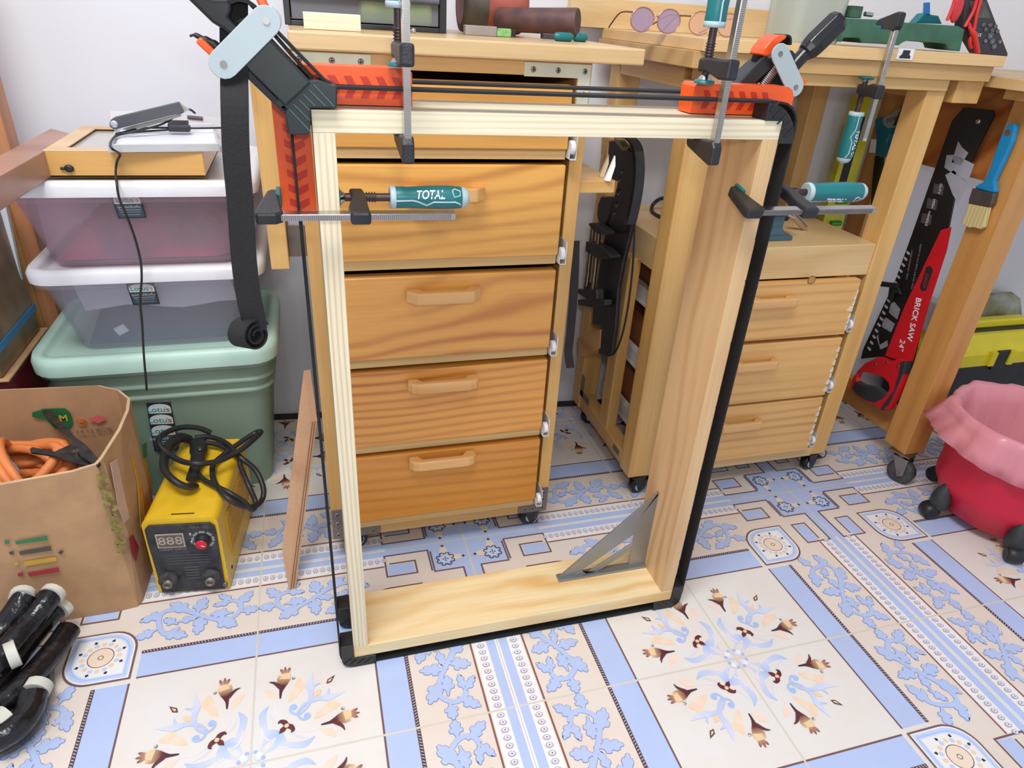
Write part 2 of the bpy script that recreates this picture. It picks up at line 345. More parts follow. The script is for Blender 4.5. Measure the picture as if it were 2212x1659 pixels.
def rosette():
    # lily
    petal(3, INK, MAR, [(0.902, 0.752), (0.9, 0.72), (0.893, 0.69)], [0.0025, 0.006, 0.016])
    petal(3, MAR, TAN, [(0.893, 0.692), (0.89, 0.665), (0.886, 0.645)], [0.016, 0.027, 0.024])
    petal(4, MAR, DARK, [(0.902, 0.70), (0.925, 0.675), (0.946, 0.666)], [0.01, 0.006, 0.001])
    petal(4, TAN, PP, [(0.885, 0.665), (0.882, 0.65), (0.880, 0.632)], [0.022, 0.017, 0.015])
    for dx in (-0.013, 0.002, 0.016): petal(5, rgb(200, 150, 120), MAR, [(0.882 + dx * .6, 0.638), (0.882 + dx, 0.622), (0.882 + dx * 1.3, 0.604 + abs(dx) * .6)], [0.004, 0.006, 0.0008])
    disc(4, rgb(130, 125, 130), 0.852, 0.668, 0.007, 8); disc(5, rgb(206, 206, 206), 0.850, 0.665, 0.005, 8)
    petal(2, PP2, PP, [(0.84, 0.745), (0.83, 0.71), (0.832, 0.675)], [0.004, 0.022, 0.004]); petal(2, PP, PP2, [(0.84, 0.735), (0.812, 0.71), (0.79, 0.705)], [0.01, 0.013, 0.001]); petal(2, PP, PP2, [(0.87, 0.775), (0.852, 0.75), (0.838, 0.72)], [0.002, 0.016, 0.012])
    petal(2, PP2, rgb(244, 214, 196), [(0.918, 0.755), (0.935, 0.725), (0.962, 0.70)], [0.001, 0.016, 0.003])
    petal(2, PB, PB2, [(0.944, 0.775), (0.966, 0.812), (0.958, 0.862), (0.94, 0.89)], [0.001, 0.014, 0.011, 0.003])
    petal(2, PB, PB2, [(0.905, 0.902), (0.935, 0.892), (0.965, 0.888)], [0.012, 0.014, 0.001]); petal(2, PB, PB2, [(0.91, 0.905), (0.945, 0.915), (0.968, 0.952)], [0.006, 0.012, 0.001])
    petal(2, PB2, PB2, [(0.91, 0.86), (0.93, 0.835), (0.945, 0.80)], [0.002, 0.004, 0.001]); 
    petal(3, PB, PB, [(0.826, 0.838), (0.842, 0.836), (0.862, 0.82), (0.862, 0.8), (0.85, 0.792), (0.841, 0.803)], [0.003, 0.004, 0.005, 0.005, 0.004, 0.003]); disc(3, rgb(168, 194, 244), 0.85, 0.803, 0.0115, 12)
    petal(3, PB, PB2, [(0.83, 0.838), (0.80, 0.81), (0.785, 0.76), (0.79, 0.72), (0.777, 0.655)], [0.005, 0.006, 0.009, 0.014, 0.001]); petal(3, PB2, PB, [(0.785, 0.735), (0.772, 0.722), (0.748, 0.715)], [0.007, 0.006, 0.001])
    petal(2, PB2, rgb(232, 230, 246), [(0.93, 0.93), (0.90, 0.96), (0.86, 0.965)], [0.002, 0.006, 0.001])
    petal(4, MAR, MAR, [(0.876, 0.884), (0.884, 0.862), (0.9, 0.854), (0.908, 0.862)], [0.008, 0.010, 0.007, 0.001])
    petal(2, rgb(232, 228, 240), rgb(232, 228, 240), [(0.915, 0.76), (0.918, 0.80), (0.9, 0.84), (0.865, 0.86)], [0.002, 0.003, 0.003, 0.001])
both(rosette)
po(5, MAR, [(0.866, 0.872), (0.872, 0.866), (0.9, 0.885), (0.905, 0.905), (0.885, 0.9)]); disc(6, TAN, 0.877, 0.877, 0.009, 10)
po(4, DARK, [(0.69, 0.69), (0.72, 0.705), (0.725, 0.725), (0.705, 0.72)]); po(5, TAN, [(0.70, 0.70), (0.716, 0.709), (0.718, 0.718), (0.709, 0.716)])
po(3, PP, [(0.745, 0.745), (0.768, 0.752), (0.775, 0.775), (0.752, 0.768)]); disc(3, PB2, 0.974, 0.974, 0.02, 10); disc(4, rgb(232, 238, 250), 0.972, 0.972, 0.012, 8)
both(lambda: disc(3, rgb(170, 190, 240), 0.985, 0.958, 0.008, 8))
rect(0, CREAM, 0.5275, 1 - g, 0.5275, 1 - g)
both(lambda: rect(0, CREAM, 0.4, 0.53, 0.38, 0.6))
both(lambda: rect(0, CREAM2, 0.188, 0.41, 0.19, 0.42))
fv = []; ff = []; fc = []
polys.sort(key=lambda e: e[0])
def fadd(pts, z, cols):
    o = len(fv)
    a = sum(pts[i][0] * pts[(i + 1) % len(pts)][1] - pts[(i + 1) % len(pts)][0] * pts[i][1] for i in range(len(pts)))
    if isinstance(cols, tuple): cols = [cols] * len(pts)
    if a < 0: pts = pts[::-1]; cols = cols[::-1]
    for p, c in zip(pts, cols): fv.append((p[0], p[1], z)); fc.append(c)
    ff.append(tuple(range(o, o + len(pts))))
fadd([(-2.0, -2.4), (3.4, -2.4), (3.4, 0.8), (-2.0, 0.8)], 0.0, GROUT)
for i in range(-5, 8):
    for j in range(-2, 5):
        ci = i if i % 2 == 0 else i + 1; cj = j if j % 2 == 0 else j + 1; si = 1 if ci == i else -1; sj = 1 if cj == j else -1
        near = (j >= -2 and j <= 1 and -2 <= i <= 4)
        fadd([(TS * (i + a), -TS * (j + b)) for a, b in ((g, g), (1 - g, g), (1 - g, 1 - g), (g, 1 - g))], 0.00005, CREAM2)
        for q_, (l, c, p) in enumerate(polys): fadd([(TS * (ci + si * a), -TS * (cj + sj * b)) for a, b in p], 0.0001 + 0.0000012 * q_, c)
me = bpy.data.meshes.new('floor'); me.from_pydata(fv, [], ff)
at = me.color_attributes.new('print', 'FLOAT_COLOR', 'POINT'); at.data.foreach_set('color', [x for c in fc for x in c])
fl_o = bpy.data.objects.new('floor', me); COL.objects.link(fl_o); fl_o['kind'] = 'structure'
mt, N, L, b = newmat('printed_tile')
at = N.new('ShaderNodeAttribute'); at.attribute_name = 'print'
tc = N.new('ShaderNodeTexCoord'); nz = N.new('ShaderNodeTexNoise'); nz.inputs['Scale'].default_value = 9; nz.inputs['Detail'].default_value = 6; nz.inputs['Roughness'].default_value = 0.65
L.new(tc.outputs['Object'], nz.inputs['Vector'])
cr = N.new('ShaderNodeValToRGB'); cr.color_ramp.elements[0].position = 0.38; cr.color_ramp.elements[0].color = (1.0, 1.0, 1.0, 1); cr.color_ramp.elements[1].position = 0.66; cr.color_ramp.elements[1].color = (1.0, 0.93, 0.87, 1)
L.new(nz.outputs['Fac'], cr.inputs[0])
mx = N.new('ShaderNodeMix'); mx.data_type = 'RGBA'; mx.blend_type = 'MULTIPLY'; mx.inputs[0].default_value = 0.75
L.new(at.outputs['Color'], mx.inputs[6]); L.new(cr.outputs[0], mx.inputs[7]); L.new(mx.outputs[2], b.inputs['Base Color'])
b.inputs['Roughness'].default_value = 0.22; b.inputs['Specular IOR Level'].default_value = 0.35
me.materials.append(mt)
# walls
wm = plain('wall_paint', (226, 226, 232), 0.75, noise=0.015, nscale=3, bump=0.12, bscale=60)
def wallpt(x, d=0.0): return 0.52 - 0.09 * x + d
w = MB(); w.prism([(-1.75, wallpt(-1.75), 0), (3.4, wallpt(3.4), 0), (3.4, wallpt(3.4) + .12, 0), (-1.75, wallpt(-1.75) + .12, 0)], (0, 0, 2.7)); o = w.build('wall_back', wm); o['kind'] = 'structure'
w = MB(); w.box(-1.85, -1.75, -2.4, 0.8, 0, 2.7); o = w.build('wall_left', wm); o['kind'] = 'structure'
w = MB(); w.box(-1.85, 3.4, -2.4, 0.9, 2.7, 2.8); o = w.build('ceiling', wm); o['kind'] = 'structure'
# ---------------------------------------------------------------- materials
PINE_X = wood('pine_rail', (236, 226, 198), (212, 190, 150), 'x', 150, 4.5, 0.5, 5, pwr=2.0, off=(0, .3, .2))
PINE_Z = wood('pine_stile', (234, 223, 194), (210, 186, 146), 'z', 150, 4.5, 0.5, 6, pwr=2.0, off=(.4, .1, 0))
OAK_X = wood('bench_wood_x', (224, 182, 116), (208, 160, 94), 'x', 18, 1.8, 0.38, 5, off=(.1, 0, .4))
OAK_Y = wood('bench_wood_y', (214, 168, 102), (194, 144, 82), 'y', 18, 1.8, 0.38, 5)
OAK_Z = wood('bench_wood_z', (222, 176, 106), (202, 152, 84), 'z', 18, 1.6, 0.38, 6, off=(.2, .1, 0))
LEG_Z = wood('table_leg_wood', (204, 146, 80), (180, 118, 58), 'z', 22, 1.6, 0.42, 6, off=(.3, 0, 0))
DRW = [wood('drawer_pine_%d' % i, c1, c2, 'x', bd, ds, 0.34, st, off=(i * .37, i * .21, i * .13), coat=0.3, nsc=3.2, pwr=2.2) for i, (c1, c2, bd, ds, st) in enumerate([
    ((228, 166, 78), (190, 122, 52), 30, 8, 4), ((230, 170, 82), (192, 126, 56), 26, 10, 3.2), ((228, 164, 80), (184, 112, 48), 22, 11, 2.6), ((222, 156, 72), (176, 102, 44), 60, 9, 3.4), ((216, 144, 58), (170, 96, 36), 40, 6, 5.5)])]
DR2 = [wood('side_drawer_pine_%d' % i, (230, 180, 110), (196, 132, 66), 'x', 45, 4.0, 0.36, 5, off=(i * .5, i * .33, i * .2 + .7), coat=0.3, nsc=3.2, pwr=2.4) for i in range(3)]
HND = wood('handle_wood', (230, 178, 112), (212, 150, 84), 'x', 20, 1.0, 0.3, 6, coat=0.4)
PLYE = wood('plywood_edge', (206, 170, 112), (176, 134, 84), 'x', 60, 0.4, 0.6, 8, coat=0)
PLYF = wood('plywood_face', (196, 154, 118), (172, 126, 92), 'z', 14, 2.0, 0.6, 5, coat=0)
REDW = wood('red_ply', (196, 122, 62), (160, 84, 36), 'x', 14, 2.5, 0.5, 4)
DKW = wood('dark_drawer_side', (150, 88, 46), (112, 60, 30), 'y', 16, 2.0, 0.5, 5)
BLK = plain('black_plastic', (34, 34, 36), 0.45, noise=0.1); BLKS = plain('black_gloss', (26, 26, 30), 0.25, noise=0.05)
IRON = plain('cast_iron_black', (50, 50, 54), 0.42, 0.3, noise=0.12, bump=0.2, bscale=400)
DGR = plain('dark_green_black_plastic', (30, 40, 42), 0.38, noise=0.08)
LGREY = plain('light_grey_plastic', (168, 182, 186), 0.45, noise=0.02)
ORG = plain('orange_plastic', (240, 92, 34), 0.35, noise=0.05); ORGD = plain('orange_recess', (196, 48, 26), 0.4, noise=0.05)
TEAL = plain('teal_rubber', (22, 112, 116), 0.4, noise=0.06); TEALG = plain('pale_grey_rubber', (176, 194, 200), 0.5, noise=0.03)
CHR = plain('chrome', (196, 192, 190), 0.22, 1.0, noise=0.05, nscale=80); STL = plain('steel', (160, 156, 152), 0.35, 1.0, noise=0.1)
RUSTY = plain('oiled_thread', (84, 70, 70), 0.4, 0.7, noise=0.15); ZINC = plain('zinc_plate', (218, 222, 200), 0.4, 0.2, noise=0.06); ZINCD = plain('dull_plate', (140, 130, 122), 0.4, 0.7)
WEB = plain('black_webbing', (27, 26, 28), 0.8, noise=0.15, nscale=300, bump=0.5, bscale=900); CORD = plain('strap_edge', (74, 66, 72), 0.8, noise=0.2, nscale=400, bump=0.4, bscale=900)
WPL = plain('white_plastic', (232, 232, 236), 0.35, noise=0.02); SLD = plain('slide_white_paint', (226, 224, 220), 0.35, 0.2, noise=0.03)
ALU = plain('cast_aluminium', (158, 162, 166), 0.42, 0.8, noise=0.06, nscale=12)
WTXT = plain('white_print', (226, 232, 234), 0.6, noise=0.0); DTXT = plain('dark_print', (40, 38, 40), 0.6, noise=0.0)
X_, Y_, Z_ = V((1, 0, 0)), V((0, 1, 0)), V((0, 0, 1))
# ---------------------------------------------------------------- glued pine frame standing on the floor
FX0, FX1, FZ0, FZ1, FY0, FY1, FT = -0.243, 0.3385, 0.02, 0.867, -0.265, -0.148, 0.0235
fr = thing('open_pine_box', 'pale pine box frame of four boards standing upright on the tiles, held by clamps', 'wooden box', (0.05, -0.2, 0.0))
MB().box(FX0, FX1, FY0, FY1, FZ1 - FT, FZ1).build('top_board', PINE_X, fr, 0.0008)
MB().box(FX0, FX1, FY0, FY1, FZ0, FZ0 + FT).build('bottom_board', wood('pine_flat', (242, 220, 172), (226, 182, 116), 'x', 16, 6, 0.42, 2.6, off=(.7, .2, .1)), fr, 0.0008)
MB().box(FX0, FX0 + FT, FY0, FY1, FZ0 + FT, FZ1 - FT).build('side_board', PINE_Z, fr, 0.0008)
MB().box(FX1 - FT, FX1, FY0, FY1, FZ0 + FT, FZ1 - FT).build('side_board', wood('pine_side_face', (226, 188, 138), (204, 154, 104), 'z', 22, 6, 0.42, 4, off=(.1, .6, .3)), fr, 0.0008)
w = MB(); w.box(FX0 + .001, FX1 - .001, FY0 + .035, FY0 + .04, FZ1, FZ1 + 0.0006); 
# ---------------------------------------------------------------- band clamps (webbing, four corner pads, tensioner)
def corner_pad(cx, cz, sx, sz, y0, y1, root):
    R = 0.048; t = 0.021; L_ = 0.028
    out = [(-L_, 0), (-L_, t)]
    for k in range(1, 8):
        a = math.pi / 2 - k * math.pi / 16
        out.append((-L_ + (R + .001) * math.cos(a), -L_ + (R + .001) * math.sin(a)))
    out += [(t, -L_), (0, -L_), (0, 0)]
    pts = [V((cx + sx * a, y0, cz + sz * b)) for a, b in out]
    w = MB(); w.prism(pts, (0, y1 - y0, 0))
    p = w.build('corner_pad', BLK, root, 0.0012)
    r = MB()
    for k in range(5):      # diagonal ribs on the pad's face
        q = -0.012 + k * 0.0075
        a = V((cx + sx * (-.012 + q), y0 - .0008, cz + sz * (.0 - q + .001))); d = V((sx, 0, sz)).normalized()
        r.obox(a + d * .006, d, Y_, d.cross(Y_), 0.008, 0.0008, 0.0008)
    r.build('rib', DGR, p)
    return p
def band(y, w, root, z0=0.004, skip=None):
    o = 0.0215; xa, xb, za, zb = FX0 - o, FX1 + o, FZ0 - 0.017, FZ1 + o; c = 0.03; pts = []
    def arc(cx, cz, a0):
        for k in range(6):
            a = a0 - k * math.pi / 10; pts.append(V((cx + c * math.cos(a), y, cz + c * math.sin(a))))
    arc(xb - c, zb - c, math.pi / 2); arc(xb - c, za + c, 0); arc(xa + c, za + c, -math.pi / 2)
    if skip == 'left':
        pts.append(V((xa, y, zb - 0.05))); pts.insert(0, V((xa + 0.05, y, zb)))
        if True: pts.insert(0, V((xa + 0.038, y, zb + 0.006))); pts.insert(0, V((FX0 - .055, y, FZ1 + .10)))
    elif skip == 'right': pass
    s = MB()
    if skip == 'right':
        arc(xa + c, zb - c, math.pi); n0 = pts[:6]; pts2 = [V((FX1 + .012, y, zb - .04))] + pts[6:] + [V((FX1 - .05, y, zb))]
        pts2[0] = V((xb, y, zb - .045)); s.ribbon(pts2, Y_, w, 0.0028)
    else: s.ribbon(pts, Y_, w, 0.0028)
    return s
b1 = thing('band_clamp', 'black band clamp around the pine frame front, grey-linked tensioner top left, long tail hanging', 'clamp', (-0.243, -0.25, 0.0), 'band clamps around the pine frame')
yb = -0.252
band(yb, 0.026, b1, skip='left').build('webbing', WEB, b1)
corner_pad(FX1, FZ1, 1, 1, -0.268, -0.236, b1); corner_pad(FX1, FZ0, 1, -1, -0.268, -0.236, b1) if False else None
def low_pad(cx, sx, y0, y1, root):
    out = [(-.032, .017), (-.032, 0), (.02, 0)] if False else None
    R = 0.02; pts = [(-.035, -.0195), (-.035, 0), (0, 0), (0, .032), (R, .032), (R, .0)]
    for k in range(1, 6):
        a = -k * math.pi / 12; pts.append((R * math.cos(a) * 1.0, R * .95 * math.sin(a)))
    pts.append((0, -.0195))
    w = MB(); w.prism([V((cx + sx * a, y0, FZ0 + b)) for a, b in pts], (0, y1 - y0, 0)); p = w.build('corner_pad', BLK, root, 0.001)
    r = MB()
    for k in range(4): r.obox((cx + sx * (-.022 + .011 * k), y0 - .0006, FZ0 - .009 + .002 * k), V((1, 0, -sx * .8)), Y_, V((sx * .8, 0, 1)), 0.008, 0.0006, 0.0007)
    r.build('rib', DGR, p)
low_pad(FX1, 1, -0.268, -0.236, b1); low_pad(FX0, -1, -0.268, -0.236, b1)
# tensioner body of the front clamp, from its outline on the plane y = -0.275
TY = -0.275
def outl(px, y): return [PY(a, b, y) for a, b in px]
k_ = 320 / 2212
def c1p(x, y): return (560 + x * k_, 60 + y * k_)
head = [c1p(*p) for p in ((850, 775), (930, 800), (1050, 848), (1130, 858), (1165, 885), (1160, 1170), (1130, 1200), (765, 1200), (768, 1570), (730, 1600), (455, 1600), (430, 1560), (378, 1265), (215, 1110), (630, 790))]
w = MB(); w.prism(outl(head, TY), (0, 0.04, 0)); hd = w.build('head', DGR, b1, 0.0015)
r = MB()
for a, c in (((810, 850), (1120, 1180)), ((735, 920), (985, 1170)), ((655, 990), (830, 1165)), ((590, 1070), (750, 1235)), ((510, 1140), (750, 1385)), ((440, 1210), (765, 1555))):
    A, B = PY(*c1p(*a), TY), PY(*c1p(*c), TY); r.tube([A, B], 0.0011, 8)
r.build('rib', plain('rib_grey', (72, 88, 92), 0.4), hd)
def c6p(x, y): return (400 + x * k_, 0 + y * k_)
body = [c6p(*p) for p in ((1250, 570), (1880, 1235), (1500, 1590), (850, 960))]
w = MB(); w.prism(outl(body, TY - .004), (0, 0.045, 0)); w.build('body', DGR, b1, 0.002)
w = MB(); w.ribbon([PY(*c6p(1290, 470), TY + .03), PY(*c6p(1600, 830), TY + .03), PY(*c6p(1900, 1165), TY + .03), PY(*c6p(2080, 1250), TY + .03)], Y_, 0.022, 0.003); w.build('strap_run', CORD, b1)
w = MB(); A, B = PY(*c6p(830, 990), TY + .01), PY(*c6p(1500, 1640), TY + .01); w.ribbon([A, B], Y_, 0.02, 0.006); w.build('slide_rail', BLKS, b1)
def link(A, B, y0, th, rad, root, name='link_plate', mat=LGREY):
    d = (B - A); d.y = 0; L_ = d.length; d.normalize(); n = V((-d.z, 0, d.x)); pts = []
    for k in range(9): a = math.pi / 2 + k * math.pi / 8; pts.append(A + d * rad * math.cos(a) + n * rad * math.sin(a))
    for k in range(9): a = -math.pi / 2 + k * math.pi / 8; pts.append(B + d * rad * math.cos(a) + n * rad * math.sin(a))
    for p in pts: p.y = y0
    w = MB(); w.prism(pts, (0, th, 0)); o = w.build(name, mat, root, 0.0008)
    for P in (A, B): MB().cyl((P.x, y0 - .001, P.z), (P.x, y0 + .002, P.z), 0.0032, n=16).build('rivet', STL, o)
    return o
A, B = PY(575, 45, -.29), PY(483, 138, -.29)
link(A, B, -.292, 0.003, 0.0135, b1); link(A, B, -.243, 0.003, 0.0135, b1)
hd_o = [c6p(*p) for p in ((-60, -110), (200, -110), (400, -10), (640, 0), (700, 100), (690, 180), (650, 270), (820, 440), (680, 540), (570, 440), (480, 390), (400, 340))]
w = MB(); w.prism([PY(a, b, -.285) for a, b in hd_o], (0, .036, 0)); w.build('handle', BLKS, b1, 0.004, 3)
w = MB(); P0 = PY(*c6p(640, 40), -.268); w.ribbon(smooth_curve([PY(*c6p(640, 60), -.268), PY(*c6p(800, 0), -.268), PY(*c6p(960, 40), -.268), PY(*c6p(1080, 160), -.268), PY(*c6p(1000, 260), -.268), PY(*c6p(880, 290), -.268), PY(*c6p(800, 330), -.268)], 5), Y_, .022, .003); w.build('strap_loop', WEB, b1)
w = MB(); w.obox(PY(567, 5, -.268), PY(575, 20, -.268) - PY(560, -10, -.268), Y_, (PY(575, 20, -.268) - PY(560, -10, -.268)).cross(Y_), .02, .012, .004); w.build('release_lever', ORG, b1, .002)
w = MB(); w.obox(PY(455, 108, -.268), PY(470, 122, -.268) - PY(442, 96, -.268), Y_, (PY(470, 122, -.268) - PY(442, 96, -.268)).cross(Y_), .013, .011, .0035); w.build('release_lever', ORG, b1, .002)
w = MB(); w.tube(smooth_curve([PY(410, 78, -.268), PY(422, 76, -.268), PY(442, 86, -.268), PY(460, 96, -.268), PY(480, 112, -.268)], 4), [.0012] * 4 + [.0025] * 4 + [.004] * 4 + [.005] * 4 + [.006], 8); w.build('pawl', BLK, b1)
w = MB(); w.ribbon(smooth_curve([PY(505, -30, -.262), PY(505, 60, -.27), PY(506, 160, -.28), PY(507, 230, -.3), PY(510, 330, -.305), PY(519, 440, -.305), PY(527, 560, -.305), PY(537, 640, -.305), PY(548, 690, -.305), PY(550, 715, -.305)], 5), (1, -.05, 0.05), 0.026, 0.002); w.build('strap_tail', WEB, b1)
w = MB(); c0 = PY(538, 722, -.303)
sp = [c0 + V((0.016 * (1 - t * .5) * math.cos(t * 11 + 1.2) * 1.0, 0.012 * (1 - t * .5) * math.sin(t * 11), -0.0)) for t in [k / 40 for k in range(40)]]
rx_, rz_ = V((.66, .72, .0)), V((-.1, 0, 1)).normalized()
sp = [c0 + rx_ * (.021 * (1 - t * .75) * math.cos(t * 15 + .4)) + rz_ * (.019 * (1 - t * .75) * math.sin(t * 15 + .4)) for t in [k / 60 for k in range(61)]]
w.ribbon(sp, (.72, -.66, .12), 0.026, 0.0018); w.build('strap_roll', WEB, b1)
# rear band clamp
b2 = thing('band_clamp', 'black band clamp around the pine frame back, tensioner with orange lever top right', 'clamp', (0.34, -0.17, 0.0), 'band clamps around the pine frame')
band(-0.170, 0.026, b2, skip='right').build('webbing', WEB, b2)
low_pad(FX0, -1, -0.186, -0.154, b2); low_pad(FX1, 1, -0.186, -0.154, b2)
corner_pad(FX0, FZ1, -1, 1, -0.186, -0.154, b2)
D2 = V((1, 0, 1)).normalized(); E2 = V((1, 0, -1)).normalized(); Q = V((FX1 + .004, -0.17, FZ1 + .002))
A, B = PY(1645, 190, -.185), PY(1660, 172, -.185)
w = MB(); w.prism(outl([(1625, 192), (1668, 192), (1700, 195), (1722, 120), (1712, 108), (1660, 128), (1590, 188)], -.188), (0, .04, 0)); w.build('head', DGR, b2, .0015)
w = MB(); w.prism(outl([(1592, 186), (1625, 186), (1675, 140), (1655, 118)], -.196), (0, .006, 0)); w.build('body', BLK, b2, .001)
sp = []; a0 = PY(1645, 186, -.192); a1 = PY(1675, 145, -.192); dd = (a1 - a0)
w = MB(); n_ = 60; un = dd.normalized().cross(Y_)
w.tube([a0 + dd * (k / n_) + (un * math.cos(k * 1.25) + Y_ * math.sin(k * 1.25)) * .006 for k in range(n_)], .0014, 6); w.build('screw', STL, b2)
A, B = PY(1685, 116, -.205), PY(1718, 188, -.205)
link(A, B, -.206, .003, .0125, b2); link(PY(1663, 116, -.15), PY(1690, 180, -.15), -.15, .003, .0125, b2)
w = MB(); w.prism(outl([(1645, 118), (1655, 122), (1668, 118), (1676, 100), (1700, 82), (1699, 76), (1684, 75), (1665, 88), (1652, 104)], -.196), (0, .03, 0)); w.build('release_lever', ORG, b2, .004, 3)
w = MB(); w.ribbon(smooth_curve([PY(1632, 148, -.17), PY(1640, 115, -.17), PY(1655, 95, -.17), PY(1676, 78, -.17), PY(1695, 78, -.17), PY(1697, 96, -.17)], 5), Y_, .024, .0025); w.build('strap_loop', WEB, b2)
w = MB(); w.prism(outl([(1730, 168), (1745, 172), (1740, 182), (1728, 186)], -.19), (0, .02, 0)); w.build('lever_tip', ORG, b2, .001)
k8 = 180 / 2212
ax0, ax1 = PY(1708, 148, -.175), PY(1735, 118, -.175); ax2 = PY(1816, 40, -.175)
w = MB(); w.cyl(ax0, ax1 + (ax1 - ax0) * .3, .0095, n=20); w.build('ferrule', STL if False else BLKS, b2)
dh = (ax2 - ax1); Lh = dh.length
w = MB(); w.lathe(ax1, dh, [(0, .009), (.004, .0125), (.012, .0155), (.02, .0165), (Lh - .008, .0165), (Lh - .001, .0135), (Lh, .006)], n=8); h_ = w.build('handle', BLKS, b2, .0015)
for p in h_.data.polygons: p.use_smooth = False
# ---------------------------------------------------------------- orange right-angle blocks
def angle_block(cx, sx, y0, y1, lab, arm=True):
    t = thing('corner_square', lab, 'clamping square', (cx, y0, FZ1), 'orange clamping squares')
    th = 0.040 if sx < 0 else 0.037; La = 0.112; Lb = 0.115; e = 0.0015
    P = lambda a, b, y=y0: V((cx + sx * a, y, FZ1 + b))
    pts = [P(-La, e), P(e, e), P(e, -Lb), P(th, -Lb), P(th, th - .012), P(th - .004, th - .004), P(th - .012, th), P(-La + .003, th), P(-La, th - .004)]
    if not arm: pts[1:4] = [P(.02, e), P(.02, e + .001), P(th, e + .001)]
    w = MB(); w.prism(pts, (0, y1 - y0, 0)); r = w; w.cur = 1      # slanted recesses on both arms
    def rec(c, u, v):
        s = [(-.005, .011), (.003, .011), (.0085, .001), (.003, -.011), (-.005, -.011), (.0005, 0.0)]
        r.prism([c + u * a + v * b for a, b in s], (0, -.0006, 0)) if False else r.prism([c + u * a + v * b for a, b in s], (0, .004, 0))
    for k in range(6): rec(P(-La + .018 + k * .0172, th * .5, y0 - .0005), V((-sx, 0, 0)) if sx < 0 else V((1, 0, 0)), Z_)
    for k in range(6 if arm else 0): rec(P(th * .5, -.024 - k * .0162, y0 - .0005), V((0, 0, -1)), X_)
    w.build('body', [ORG, ORGD], t)
    return t
angle_block(FX0, -1, -.232, -.196, 'orange plastic clamping square on the top left corner of the pine frame')
angle_block(FX1, 1, -.226, -.192, 'orange plastic clamping square on the top right corner of the pine frame', arm=False)
